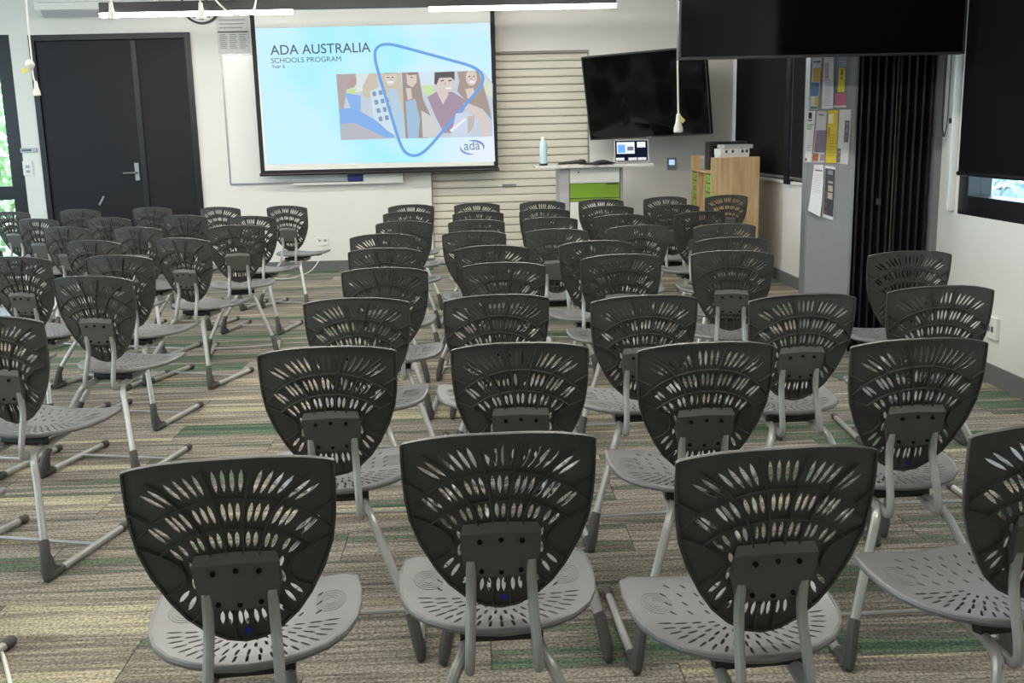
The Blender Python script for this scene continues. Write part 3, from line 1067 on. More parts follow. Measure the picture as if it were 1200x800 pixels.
def disc(r, y0, y1, n=36):
    vs = [(r * math.cos(2 * math.pi * k / n), y, r * math.sin(2 * math.pi * k / n)) for y in (y0, y1) for k in range(n)]
    return vs, [tuple(range(n)), tuple(range(2 * n - 1, n - 1, -1))] + [(k, (k + 1) % n, (k + 1) % n + n, k + n) for k in range(n)]


MB().add(*disc(.20, -.03, 0)).obj('rim', M_BLACKF, ck)
MB().add(*disc(.178, -.034, -.028)).obj('dial', mat('clock_dial', (212, 212, 210), .5, noise=.02), ck)
for k in range(12):
    a_ = k * math.pi / 6
    MB().obox((.15 * math.sin(a_), -.035, .15 * math.cos(a_)), (.012 * math.sin(a_), 0, .012 * math.cos(a_)), (0, .001, 0), (.005 * math.cos(a_), 0, -.005 * math.sin(a_))).obj('hour_mark', M_BLACKF, ck, smooth=False)
for a_, l_, w_ in ((R(60), .09, .006), (R(200), .13, .004)):
    MB().obox((l_ / 2 * math.sin(a_), -.038, l_ / 2 * math.cos(a_)), (l_ / 2 * math.sin(a_), 0, l_ / 2 * math.cos(a_)), (0, .001, 0), (w_ * math.cos(a_), 0, -w_ * math.sin(a_))).obj('clock_hand', M_BLACKF, ck, smooth=False)
Pa, Pb = at_y(253, 20, YW), at_y(294, 64, YW)
nt_ = thing('wall_notice', 'pale printed notice chart on the wall beside the projection screen', 'notice', ((Pa.x + Pb.x) / 2, YW, (Pa.z + Pb.z) / 2))
hwn, hhn = (Pb.x - Pa.x) / 2, (Pa.z - Pb.z) / 2
MB().box(-hwn, hwn, -.004, 0, -hhn, hhn).obj('sheet', mat('notice_paper', (206, 205, 202), .7, noise=.02), nt_, smooth=False)
m = MB()
m.box(-hwn * .95, hwn * .92, -.006, -.004, hhn * .18, hhn * .24)
m.obj('heading_rule', M_DARK, nt_, smooth=False)
m = MB()
for c_ in range(3):
    for r_ in range(8):
        x0 = -hwn * .85 + c_ * hwn * .6
        m.box(x0, x0 + hwn * (.36 + .05 * ((r_ + c_) % 3)), -.0055, -.004, hhn * (.04 - r_ * .1), hhn * (.085 - r_ * .1))
for r_ in range(3):
    m.box(-hwn * .85, hwn * (.8 - .1 * r_), -.0055, -.004, hhn * (.8 - r_ * .2), hhn * (.86 - r_ * .2))
m.obj('small_print', mat('grey_print', (150, 150, 148), .7, noise=.05), nt_, smooth=False)
P = at_y(294, 4, YW)
ys_ = thing('wall_sticker', 'small yellow and black sticker high on the wall above the pendant', 'sticker', (P.x, YW, P.z))
MB().box(-.055, .055, -.006, 0, -.01, .03).obj('yellow_band', mat('dull_yellow', (176, 150, 50), .6, noise=.05), ys_, smooth=False)
MB().box(-.055, .055, -.006, 0, -.03, -.01).obj('black_band', M_DARK, ys_, smooth=False)


# ------------------------------------------------------------------ hanging leads
def plug(mb_, p, s=1.0):
    mb_.lathe([(.004 * s, .05 * s), (.012 * s, .045 * s), (.016 * s, .0), (.026 * s, -.03 * s), (.027 * s, -.055 * s), (.018 * s, -.06 * s)], 12, p)


def lead(name, label, pts, r, end=None, tagcol=None, s=1.0):
    base = Vector(pts[-1])
    t = thing(name, label, 'power lead', base)
    MB().tube(fillet(local(pts, base), .05), r, 6).obj('cord', M_CORD, t)
    m = MB()
    plug(m, (0, 0, -.03 * s), s)
    m.obj('socket_head', M_CORD, t)
    return t


YA = 6.0
pp = [at_y(29, -60, YA), at_y(34, 40, YA), at_y(37.5, 72, YA), at_y(38.5, 90, YA), at_y(42, 98, YA)]
pp[0] = Vector((pp[0].x, YA, ZC))
t = lead('hanging_lead', 'white power lead hanging by the black doors with a yellow tag', pp, .005, s=.75)
o_ = t.location
P = at_y(36, 76, YA) - o_
MB().lathe([(.004, .03), (.018, .02), (.026, .0), (.018, -.02), (.004, -.03)], 12, (P.x, P.y - .01, P.z)).obj('cord_knot', M_CORD, t)
P = at_y(30, 82, YA) - o_
MB().obox((P.x, P.y, P.z), (.022, 0, .008), (0, .002, 0), (-.004, 0, .012)).obj('yellow_tag', mat('yellow_tag', (226, 220, 120), .5, noise=.03), t, smooth=False)
YA = 6.6
pp = [at_y(793, -20, YA), at_y(794, 80, YA), at_y(795, 137, YA)]
pp[0] = Vector((pp[0].x, YA, ZC))
t = lead('hanging_lead', 'white power lead with green-yellow plug hanging in front of the wall television', pp, .006, s=1.1)
P = at_y(799, 140, YA) - t.location
MB().obox((P.x, P.y, P.z + .0), (.014, 0, -.014), (0, .002, 0), (.008, 0, .01)).obj('yellow_tag', mat('yellow_tag', (226, 220, 120), .5, noise=.03), t, smooth=False)
for (px, py, lab) in ((235, 12, 'white power lead ending beside the wall clock'), (130, 12, 'white power lead ending at the unlit end of the pendant')):
    YA = 9.1
    e_ = at_y(px, py - 6, YA)
    lead('hanging_lead', lab, [(e_.x + .02, YA, ZC), (e_.x, YA, e_.z + .2), e_], .006, s=1.3)
c0, c1_, c2_ = at_y(252, 0, 9.13), at_y(270, 17, 9.13), at_y(300, 3, 9.13)
tag(MB().tube(fillet([(c0.x - .3, 9.13, ZC), c0, c1_, at_y(290, 19, 9.13), at_y(296, 14, 9.13), c2_, (c2_.x + .1, 9.13, ZC)], .06), .008, 6).obj('looped_cable', M_CORD), 'white cable looped over the pendant beside the wall clock', 'cable')

# ------------------------------------------------------------------ lectern desk and what stands on it
dk = thing('lectern_desk', 'white standing desk with green drawer front before the roller shutter', 'desk', (1.1, 10.0, 0))
MB().box(.545 - 1.1, 1.66 - 1.1, -.3, .3, 1.065, 1.092).obj('desk_top', mat('desk_white', (208, 208, 206), .4, noise=.03), dk, smooth=False, bevel=.005)
Yf = 9.78
fx0, fx1 = at_y(667.5, 215, Yf).x - 1.1, at_y(726.5, 215, Yf).x - 1.1
lx0 = at_y(656, 215, Yf).x - 1.1
yf = Yf - 10.0
MB().box(lx0, fx0 - .004, yf, .28, 0, 1.064).obj('side_panel', mat('pale_grey_panel', (176, 176, 178), .45, noise=.03), dk, smooth=False, bevel=.003)
MB().box(fx1 + .004, fx1 + .03, yf, .28, 0, 1.064).obj('side_panel', mat('mid_grey_panel', (150, 150, 152), .45, noise=.03), dk, smooth=False, bevel=.003)
MB().box(fx0, fx1, yf + .03, .28, 0, 1.06).obj('carcass', M_WHITE, dk, smooth=False)
z1_, z2_, z3_, z4_ = (at_y(690, v, Yf).z for v in (197.5, 214.6, 232.3, 236))
d1 = MB().box(fx0 + .003, fx1 - .003, yf, yf + .028, z2_ + .003, 1.06).obj('drawer', M_WHITE, dk, smooth=False, bevel=.002)
P = at_y(678, 202, Yf)
m = MB()
m.add(*disc(.008, -.004, .0, 10))
o2 = m.obj('lock', M_DARK, d1, smooth=False)
o2.location = (P.x - 1.1, yf, P.z)
d2 = MB().box(fx0 + .003, fx1 - .003, yf, yf + .028, z3_ + .004, z2_ - .003).obj('drawer', M_GREEN, dk, smooth=False, bevel=.002)
MB().box(fx1 - .13, fx1 - .02, yf - .004, yf, z2_ - .016, z2_ - .006).obj('finger_pull', M_DARK, d2, smooth=False)
MB().box(fx0 + .003, fx1 - .003, yf, yf + .028, z4_, z3_ - .003).obj('drawer', M_GREEN, dk, smooth=False)
MB().box(fx0 + .003, fx1 - .003, yf, yf + .028, .04, z4_ - .004).obj('drawer', M_WHITE, dk, smooth=False, bevel=.002)
DZ = 1.0925
P = at_y(637, 196, 9.85)
bt = thing('water_bottle', 'clear bottle of bluish water with dark base on the lectern desk', 'bottle', (P.x, 9.85, DZ))
MB().lathe([(.036, 0), (.040, .005), (.040, .02)], 20).obj('base', M_DARK, bt)
mw = mat('bottle_blue', (180, 202, 210), .12, noise=.03)
MB().lathe([(.036, .018), (.037, .15), (.036, .2), (.026, .225), (.018, .232)], 20).obj('body', mw, bt)
MB().lathe([(.018, .232), (.019, .262), (.012, .268)], 16).obj('cap', M_WHITE, bt)
P = at_y(670, 190, 9.85)
mic = thing('microphone', 'black handheld microphone lying on the lectern desk', 'microphone', (P.x, 9.84, DZ + .026))
MB().tube([(-.13, 0, -.012), (-.05, 0, -.006), (.06, 0, 0)], [.011, .014, .018], 12).obj('handle', M_DARK, mic)
MB().tube([(.06, 0, 0), (.075, 0, 0), (.1, 0, 0), (.125, 0, 0), (.135, 0, 0)], [.018, .024, .026, .02, .008], 14).obj('grille', M_BLACKF, mic)
P = at_y(703, 191, 9.72)
ps = thing('black_pouch', 'flattened black cloth pouch beside the laptop on the lectern desk', 'pouch', (P.x + .01, 9.76, DZ))
bm = bmesh.new()
bmesh.ops.create_icosphere(bm, subdivisions=3, radius=1)
for v in bm.verts:
    v.co = Vector((v.co.x * (.15 + .02 * math.sin(5 * v.co.y)), v.co.y * .09, max(0, .5 + .5 * v.co.z) * (.032 + .012 * math.sin(4 * v.co.x + 1))))
me = bpy.data.meshes.new('pouch_body')
bm.to_mesh(me)
bm.free()
me.materials.append(M_DARK)
me.polygons.foreach_set('use_smooth', [True] * len(me.polygons))
link('pouch_body', me, ps)
MB().tube(fillet([(-.13, -.04, .015), (-.17, -.06, .012), (-.16, -.1, .008), (-.05, -.1, .008), (0, -.07, .02)], .03), .006, 6).obj('strap', M_DARK, ps)
P = at_y(740, 188, 9.95)
lp = thing('laptop', 'open silver laptop showing presenter windows on the lectern desk', 'laptop', (P.x, 9.88, DZ), R(-4))
MB().box(-.165, .165, -.11, .11, 0, .015).obj('keyboard_base', M_GREYM, lp, smooth=False, bevel=.004)
MB().box(-.14, .14, -.02, .09, .015, .017).obj('keyboard', M_DARK, lp, smooth=False)
ld = MB().obox((0, .145, .115), (.165, 0, 0), (0, .036, .105), (0, .004, -.0014)).obj('lid', M_GREYM, lp, smooth=False)
nrm = Vector((0, -.105, .036)).normalized()
upl = Vector((0, .036, .105)).normalized()
cl_ = Vector((0, .145, .115)) + nrm * .006
MB().obox(cl_, (.155, 0, 0), upl * .1, nrm * .001).obj('laptop_screen', glow('screen_dark', (20, 26, 40), .6), ld, smooth=False)
for (x0, x1, v0, v1, rgb) in ((-.14, .03, -.03, .085, (226, 236, 250)), (.055, .135, .03, .085, (226, 232, 244)), (-.15, -.07, -.095, -.07, (220, 220, 226)), (-.03, .05, -.095, -.07, (220, 220, 226)), (.06, .14, -.095, -.07, (220, 220, 226)), (-.13, -.06, -.02, .06, (110, 170, 236)), (-.04, .02, .0, .04, (120, 110, 130))):
    MB().obox(cl_ + Vector(((x0 + x1) / 2, 0, 0)) + upl * ((v0 + v1) / 2) + nrm * (.0025 if rgb[0] > 200 else .0035), ((x1 - x0) / 2, 0, 0), upl * ((v1 - v0) / 2), nrm * .0005).obj('screen_window', glow('screen', rgb, .6), ld, smooth=False)

# ------------------------------------------------------------------ birch shelf and things on it
X0, X1, Y0_, Y1_ = 2.11, 2.555, 9.30, 10.18
sh = thing('birch_shelf', 'low birch cubby shelf with lime trays in front of the charcoal blinds', 'shelf', ((X0 + X1) / 2, (Y0_ + Y1_) / 2, 0))
cx, cy = (X0 + X1) / 2, (Y0_ + Y1_) / 2
hx_, hy_ = (X1 - X0) / 2, (Y1_ - Y0_) / 2
for y in (-hy_, hy_ - .022):
    MB().box(-hx_, hx_, y, y + .022, 0, 1.145).obj('end_panel', M_WOOD, sh, smooth=False, bevel=.006)
for nm, z in (('top_board', 1.02), ('shelf_board', .62), ('bottom_board', .06)):
    MB().box(-hx_ + .002, hx_ - .012, -hy_ + .023, hy_ - .023, z - .02, z).obj(nm, M_WOOD, sh, smooth=False)
MB().box(hx_ - .011, hx_, -hy_ + .023, hy_ - .023, 0, 1.1).obj('back_panel', M_WOOD, sh, smooth=False)
for y in (-.14, .16):
    MB().box(-hx_ + .002, hx_ - .012, y - .009, y + .009, .061, .999).obj('divider', M_WOOD, sh, smooth=False)
for k, (ya, yb) in enumerate(((-hy_ + .03, -.155), (.175, hy_ - .03))):
    for j in range(4):
        z = .66 + j * .085
        tr = thing('storage_tray', 'lime green tray in the %s column of the birch shelf, %s' % (('near', 'far')[k], ('lowest', 'second from the bottom', 'third from the bottom', 'topmost')[j]), 'tray', (cx, cy + (ya + yb) / 2, z), 0, 'lime trays in the birch shelf')
        hh = (yb - ya) / 2
        m = MB().box(-.2, .18, -hh, hh, -.0, .006).box(-.205, -.2, -hh, hh, 0, .07).box(.175, .18, -hh, hh, .006, .07).box(-.2, .175, -hh, -hh + .004, .006, .07).box(-.2, .175, hh - .004, hh, .006, .07)
        m.obj('tray_body', M_TRAY, tr, smooth=False)
        MB().box(-.216, -.205, -.04, .04, .025, .05).obj('tray_lip', M_TRAY, tr, smooth=False, bevel=.003)
P1, P2 = at_y(841, 178, 9.5), at_y(875, 178, 9.5)
bx_ = ((P1.x + P2.x) / 2, (P2.x - P1.x) / 2)
pbw = mat('white_carton', (222, 221, 218), .6, noise=.03)
for k, (z, h, dxx, lab, mm) in enumerate(((1.021, .14, 0, 'white carton at the bottom of the pile on the birch shelf', pbw), (1.162, .055, .0, 'white carton with dark printed marks in the pile on the birch shelf', pbw), (1.218, .035, .03, 'thin grey carton topping the pile on the birch shelf', mat('grey_carton', (176, 176, 174), .6, noise=.04)))):
    t = thing('document_box', lab, 'box', (bx_[0] + dxx, 9.52, z), R(2 * k), 'cartons on the shelf')
    MB().box(-bx_[1], bx_[1], -.11, .11, 0, h).obj('carton', mm, t, smooth=False, bevel=.003)
    if k == 1:
        for q in (-.09, -.03, .06, .1):
            MB().box(q, q + .02, -.112, -.1095, .018, .045).obj('printed_mark', mat('dark_mark', (60, 60, 62), .6, noise=.05), t, smooth=False)
t = thing('speaker_box', 'black box standing behind the white cartons on the birch shelf', 'box', (bx_[0] + .02, 9.78, 1.021))
MB().box(-.19, .17, -.1, .1, 0, .26).obj('case', M_DARK, t, smooth=False, bevel=.006)
MB().box(-.16, .14, -.104, -.1, .04, .22).obj('front_grille', M_BLIND, t, smooth=False)
t = thing('storage_carton', 'grey carton on the far end of the birch shelf', 'box', (2.28, 9.99, 1.021))
MB().box(-.1, .12, -.1, .1, 0, .12).obj('carton', mat('grey_carton2', (150, 152, 156), .6, noise=.05), t, smooth=False, bevel=.004)
MB().box(-.104, .124, -.104, .104, .10, .125).obj('lid', mat('grey_carton', (176, 176, 174), .6, noise=.04), t, smooth=False, bevel=.003)

# ------------------------------------------------------------------ outdoors seen through the glass
struct(MB().box(-14, -7.4, -6, 20, -.3, -.16).box(-7.4, 9, 11.3, 20, -.3, -.16).box(2.98, 12, -6, 11.3, -.3, -.16).obj('ground', mat('pale_paving', (150, 156, 140), .9, noise=.2, nscale=2), smooth=False))


def hedge(name, label, c, sx_, sy_, sz_, n, rgb):
    t = thing(name, label, 'hedge', c)
    m = MB()
    rnd = random.Random(len(label))
    for _ in range(n):
        p = Vector((rnd.uniform(-sx_, sx_), rnd.uniform(-sy_, sy_), rnd.uniform(0, sz_)))
        d = Vector((rnd.uniform(-1, 1), rnd.uniform(-1, 1), rnd.uniform(-.3, 1))).normalized() * rnd.uniform(.10, .2)
        s_ = d.cross(Vector((rnd.uniform(-1, 1), rnd.uniform(-1, 1), .3))).normalized() * .06
        m.add([p, p + d * .5 + s_, p + d, p + d * .5 - s_], [(0, 1, 2, 3)])
    tag(m.obj('foliage', mat('leaf_green', rgb, .6, noise=.3, nscale=3), t, smooth=False), kind='stuff')
    m = MB()
    for k in range(5):
        x = -sx_ + (k + .5) * 2 * sx_ / 5
        m.tube([(x, 0, -.05), (x + .05, .03, sz_ * .7)], [.03, .012], 6)
    m.obj('stems', mat('bark', (96, 84, 70), .8, noise=.1), t)
    return t


hedge('garden_hedge', 'sunlit green shrubbery outside the glazed door', (-6.2, 14.0, -.1), 2.4, .5, 2.6, 3600, (176, 200, 150))
hedge('garden_hedge', 'pale shrubbery outside the window with the black blind', (6.2, 11.5, -.1), .6, 4.0, 1.7, 3600, (176, 190, 196))

# ------------------------------------------------------------------ the chair
HW, LB, TILT = .18, .392, R(12.5)


def bk(X, t, off=0.0):
    """backrest surface: X lateral (m), t 0 top..1 bottom, off = metres out of the rear face"""
    def f(X, t):
        s = (t - .25 * t * (1 - t)) * LB
        y = s * math.sin(TILT) + .030 * (X / HW) ** 2 * (1 - .35 * t) - .012 * math.sin(math.pi * t)
        return Vector((X, y - .012, .852 - s * math.cos(TILT)))
    p = f(X, t)
    if off:
        du, dv = f(X + .001, t) - p, f(X, t + .002) - p
        n = du.cross(dv).normalized()
        if n.y > 0:
            n = -n
        p = p + n * off
    return p


def cB(x, y):
    """crop px of the reference back -> (X, t)"""
    return (x - 466) / 401 * HW, (y - 27) / 721


half = [(0, 0), (.06, .004), (.11, .02), (.15, .046), (.172, .066), (.1805, .0765), (.1832, .0865), (.1835, .17), (.1825, .28), (.1795, .41), (.1725, .53), (.155, .66), (.127, .79), (.102, .873), (.069, .943), (.034, .986)]
outline = half + [(0, 1.0)] + [(-x, t) for x, t in half[:0:-1]]
# slots: left half in crop pixels (x1,y1,x2,y2); mirrored about the centre line
SL = [(120, 178, 212, 230), (150, 155, 240, 218), (213, 128, 280, 196), (250, 110, 315, 192), (290, 98, 345, 187), (332, 88, 370, 182), (409, 78, 420, 172), (447, 75, 450, 172),
      (125, 310, 200, 372), (155, 312, 222, 357), (200, 262, 262, 330), (230, 262, 286, 328), (262, 250, 311, 318), (318, 238, 345, 302), (350, 230, 375, 300), (380, 224, 402, 300), (435, 220, 441, 294), (466, 218, 466, 294),
      (205, 395, 257, 440), (245, 380, 280, 425), (295, 360, 321, 412), (325, 352, 346, 408), (375, 345, 387, 402), (405, 340, 414, 400), (450, 338, 454, 397),
      (282, 450, 296, 490), (292, 503, 284, 552), (262, 558, 216, 600), (286, 580, 248, 630), (316, 630, 300, 660), (385, 640, 377, 688), (415, 640, 411, 692), (455, 640, 453, 694)]


def lens(x1, y1, x2, y2, wd, n=3):
    a, b = Vector(cB(x1, y1)), Vector(cB(x2, y2))
    a.y *= LB
    b.y *= LB
    d = b - a
    a, b = a - d * .05, b + d * .05
    d = b - a
    nn = Vector((-d.y, d.x)).normalized() * wd
    ks = [k / (n + 1) for k in range(1, n + 1)]
    pts = [a] + [a + d * k + nn * math.sin(math.pi * k) ** .5 for k in ks] + [b] + [a + d * k - nn * math.sin(math.pi * k) ** .5 for k in reversed(ks)]
    return [(p.x, p.y / LB) for p in pts]


slots = []
for q in SL:
    s1 = lens(*q, .0041)
    slots.append(s1)
    if abs((q[0] + q[2]) / 2 - 466) > 6:
        slots.append([(-x, t) for x, t in s1[::-1]])


def inpoly(p, poly):
    c = False
    x, y = p
    j = len(poly) - 1
    for i in range(len(poly)):
        xi, yi = poly[i]
        xj, yj = poly[j]
        if (yi > y) != (yj > y) and x < (xj - xi) * (y - yi) / (yj - yi) + xi:
            c = not c
        j = i
    return c


def perforated(outl, holes, step, asp, margin):
    """2D mesh of outline minus holes; coordinates are (u, v), v scaled by asp for metric checks"""
    V, E = [], []
    for loop in [outl] + holes:
        o = len(V)
        V += [Vector((x, y * asp)) for x, y in loop]
        E += [(o + i, o + (i + 1) % len(loop)) for i in range(len(loop))]
    hb = []
    for h in holes:
        xs_, ys_2 = [p[0] for p in h], [p[1] * asp for p in h]
        hb.append((min(xs_), max(xs_), min(ys_2), max(ys_2)))
    xs_, ys_2 = [p[0] for p in outl], [p[1] * asp for p in outl]
    om = [(x, y * asp) for x, y in outl]
    x = min(xs_) + step / 2
    while x < max(xs_):
        y = min(ys_2) + step / 2
        while y < max(ys_2):
            if all(inpoly((x + a, y + b), om) for a, b in ((margin, 0), (-margin, 0), (0, margin), (0, -margin))) and not any(b[0] - margin < x < b[1] + margin and b[2] - margin < y < b[3] + margin for b in hb):
                V.append(Vector((x, y)))
            y += step
        x += step
    rv, re, rf, *_ = delaunay_2d_cdt(V, E, [], 0, 1e-6)
    hm = [[(x, y * asp) for x, y in h] for h in holes]
    F = []
    for f in rf:
        c = sum((rv[i] for i in f), Vector((0, 0))) / len(f)
        if not inpoly(c, om):
            continue
        if any(b[0] <= c.x <= b[1] and b[2] <= c.y <= b[3] and inpoly(c, h) for b, h in zip(hb, hm)):
            continue
        F.append(tuple(f))
    return [(v.x, v.y / asp) for v in rv], F


def shell(uv, F, fn, th):
    """solid sheet: fn(u,v,off)"""
    m = MB()
    n = len(uv)
    vs = [fn(u, v, 0) for u, v in uv] + [fn(u, v, -th) for u, v in uv]
    cnt = {}
    for f in F:
        for i in range(len(f)):
            a, b = f[i], f[(i + 1) % len(f)]
            k = (min(a, b), max(a, b))
            cnt[k] = None if k in cnt else (a, b)
    fs = list(F) + [tuple(i + n for i in f[::-1]) for f in F]
    for e in cnt.values():
        if e:
            fs.append((e[1], e[0], e[0] + n, e[1] + n))
    m.add(vs, fs)
    return m


uv, F = perforated(outline, slots, .021, LB, .006)
mbk = shell(uv, F, bk, .0035)


def rib(pts, hgt=.0075, wd=.0024, seg=None):
    """raised rib along (X,t) polyline on the rear face"""
    P_ = [Vector((x, t * LB, 0)) for x, t in pts]
    P_ = fillet(P_, .03, 5) if len(P_) > 2 else [P_[0].lerp(P_[1], k / 4) for k in range(5)]
    vs = []
    for i, p in enumerate(P_):
        t_ = (P_[min(i + 1, len(P_) - 1)] - P_[max(i - 1, 0)]).normalized()
        nn = Vector((-t_.y, t_.x, 0)) * wd
        for q, o in ((p + nn, -.001), (p + nn * .6, hgt), (p - nn * .6, hgt), (p - nn, -.001)):
            vs.append(bk(q.x, q.y / LB, o))
    fs = []
    for i in range(len(P_) - 1):
        for k in range(3):
            fs.append((4 * i + k, 4 * i + k + 1, 4 * i + k + 5, 4 * i + k + 4))
    mbk.add(vs, fs)


RIBS = [[(88, 357), (160, 290), (270, 230), (370, 203), (466, 195)], [(172, 418), (240, 372), (330, 338), (400, 325), (466, 320)],
        [(62, 252), (140, 287)], [(92, 392), (172, 415), (250, 458), (268, 505), (240, 545), (178, 568)],
        [(372, 425), (348, 345), (300, 262), (272, 230), (215, 172), (145, 125)], [(435, 425), (428, 325), (405, 197), (366, 62)],
        [(304, 635), (262, 668)], [(432, 640), (428, 742)]]
for rb in RIBS:
    if rb[-1][0] == 466:
        full_ = rb + [(932 - x, y) for x, y in rb[-2::-1]]
        rib([cB(*p) for p in full_])
    else:
        rib([cB(*p) for p in rb])
        rib([cB(932 - x, y) for x, y in rb])
# rolled rim round the edge, thicker along the top
rp = outline + outline[:1]
vs = []
for i, (x, t) in enumerate(rp):
    c = Vector((0, .45))
    d = (Vector((x, t * LB)) - Vector((0, .45 * LB))).normalized() * .004
    for (k, o) in ((-1, -.001), (-.6, .004), (.6, .004), (1, -.001), (1, -.006), (-1, -.006)):
        vs.append(bk(x + d.x * k, t + d.y * k / LB, o))
mbk.add(vs, [(6 * i + k, 6 * i + (k + 1) % 6, 6 * i + 6 + (k + 1) % 6, 6 * i + 6 + k) for i in range(len(rp) - 1) for k in range(6)])
ME_BACK = mbk.mesh('backrest', M_SHELL, angle=30)

# bracket on the back
m = MB()
br = []
for (x, t, o) in ((-.072, .545, .004), (.072, .545, .004), (.077, .585, .016), (.0, .568, .019), (-.077, .585, .016), (.074, .69, .017), (-.074, .69, .017), (.066, .805, .017), (-.066, .805, .017), (.064, .818, .003), (-.064, .818, .003), (.0, .53, .005), (0, .69, .021), (0, .81, .021), (0, .825, .003), (.080, .69, .002), (-.080, .69, .002)):
    br.append(bk(x, t, o))
fs = [(0, 11, 3, 4), (11, 1, 2, 3), (4, 3, 12, 6), (3, 2, 5, 12), (6, 12, 13, 8), (12, 5, 7, 13), (8, 13, 14, 10), (13, 7, 9, 14), (1, 15, 5, 2), (15, 9, 7, 5), (0, 4, 6, 16), (16, 6, 8, 10)]
m.add(br, fs)
ME_PLATE = m.mesh('back_bracket', M_PLATE, angle=28)
# bolts
m = MB()
m.add(*disc(.0052, -.003, .003, 8))
ME_BOLT = m.mesh('bolt', M_BOLT)
BOLTS = [bk(x, t, .019) for x, t in (cB(377, 472), cB(466, 464), cB(555, 472), cB(382, 588), cB(466, 592), cB(550, 588))]
m = MB()
m.add(*disc(.006, -.001, .001, 14))
ME_DOT = m.mesh('dot_sticker', M_BLUE)
DOT = bk(.006, .952, .0012)
# seat: D shaped, dished, front corners raised
so = [(0, .418), (.07, .416), (.13, .408), (.182, .396), (.204, .372), (.212, .31), (.212, .25), (.204, .185), (.184, .13), (.15, .085), (.105, .054), (.053, .034)]
sout = so + [(0, .026)] + [(-x, y) for x, y in so[:0:-1]]


def seatf(x, y, off=0):
    u, v = x / .212, (y - .22) / .2
    z = .430 + .022 * u * u * (.6 + .4 * max(0, v)) + .010 * v * v * (1 if v < 0 else .3) - .03 * max(0, v - .75) ** 2 * 4 * (1 - .5 * u * u)
    return Vector((x, y, z + off))


holes = []


def sslot(x, y, ang, ln, wd):
    d, n = Vector((math.cos(ang), math.sin(ang))) * ln / 2, Vector((-math.sin(ang), math.cos(ang))) * wd / 2
    c = Vector((x, y))
    p = [c - d, c - d * .5 + n, c + d * .5 + n, c + d, c + d * .5 - n, c - d * .5 - n]
    holes.append([(q.x, q.y) for q in p])


for k, (s, n_, ln) in enumerate(((.86, 21, .028), (.68, 17, .026), (.50, 14, .020), (.33, 10, .015))):
    for i in range(n_):
        a = math.pi + math.pi * (i + .5) / n_
        ex, ey = .182 * s * math.cos(a), .20 + .165 * s * math.sin(a)
        sslot(ex, ey, math.atan2(.165 * math.sin(a) * 1.1, .172 * math.cos(a)), ln * 1.2, .006)
for k, (yy, n_) in enumerate(((.235, 8), (.275, 8), (.315, 8), (.355, 7))):
    for i in range(n_):
        sslot((i - (n_ - 1) / 2) * .036, yy, math.pi / 2 + (i - (n_ - 1) / 2) * .18 * (-1), .022, .0055)
suv, SF = perforated(sout, holes, .022, 1.0, .006)
ms_ = shell(suv, SF, lambda x, y, o: seatf(x, y, o), .006)
# down-turned lip round the seat
vs = []
lp_ = sout + sout[:1]
for (x, y) in lp_:
    d = (Vector((x, y)) - Vector((0, .22))).normalized()
    for k, o in ((-.004, .0005), (.002, -.001), (.004, -.006), (.001, -.014), (-.004, -.012)):
        p = seatf(x, y, o)
        vs.append(p + Vector((d.x * k, d.y * k, 0)))
ms_.add(vs, [(5 * i + k, 5 * i + (k + 1) % 5, 5 * i + 5 + (k + 1) % 5, 5 * i + 5 + k) for i in range(len(lp_) - 1) for k in range(5)])
# moulded concentric rings on each side
for s in (-1, 1):
    for rr in (.012, .020, .028, .036):
        pts = [seatf(s * .15 + rr * .9 * math.cos(a) * (1 if True else 0), .275 + rr * 1.25 * math.sin(a), .0007) for a in (math.pi * 2 * k / 16 for k in range(17))]
        ms_.tube(pts, .0005, 4)
ME_SEAT = ms_.mesh('seat', M_SEAT, angle=35)
# under-seat carrier
m = MB()
m.box(-.06, .06, .10, .34, .396, .414)
m.box(-.12, .12, .30, .37, .402, .424)
m.tube([(-.085, .10, .395), (.085, .10, .395)], .016, 8)
ME_CARR = m.mesh('seat_carrier', M_DARK, smooth=True)
pl, pr2 = bk(-.060, .79, .012), bk(.060, .79, .012)


def upright(s):
    a = bk(s * .058, .73, .010)
    pts = [a, (s * .060, .036, .52), (s * .0665, -.006, .40), (s * .068, -.004, .362), (s * .07, .05, .372), (s * .07, .24, .392)]
    return MB().tube(fillet(pts, .032, 6), .0105, 10).mesh('upright', M_TUBE)


def leg(s):
    pts = [(s * .062, .25, .388), (s * .078, .05, .378), (s * .098, .008, .362), (s * .122, -.018, .30), (s * .203, -.121, .115), (s * .214, -.138, .065)]
    return MB().tube(fillet(pts, .04, 5), .0125, 10).mesh('leg', M_TUBE)


def boot(s):
    m_ = MB()
    m_.tube([(s * .197, -.114, .128), (s * .203, -.121, .115), (s * .219, -.146, .04), (s * .222, -.152, .012)], [.0155, .0165, .0168, .012], 10)
    m_.tube([(s * .222, -.156, .014), (s * .221, -.12, .017), (s * .220, -.070, .0175)], [.012, .0155, .0152], 10)
    # web between the two sleeves
    A, B_, C_ = Vector((s * .206, -.118, .100)), Vector((s * .220, -.075, .024)), Vector((s * .222, -.150, .02))
    D_ = Vector((s * .216, -.108, .045))
    w_ = Vector((.011, 0, 0))
    m_.add([p + w_ * k for k in (-1, 1) for p in (A, C_, B_, D_)], [(0, 1, 2, 3), (7, 6, 5, 4), (0, 3, 7, 4), (3, 2, 6, 7)])
    return m_.mesh('boot', M_BOOT)


def runner(s):
    return MB().tube([(s * .221, -.10, .0165), (s * .217, .1, .0165), (s * .212, .295, .0165)], .0125, 10).mesh('runner', M_TUBE)


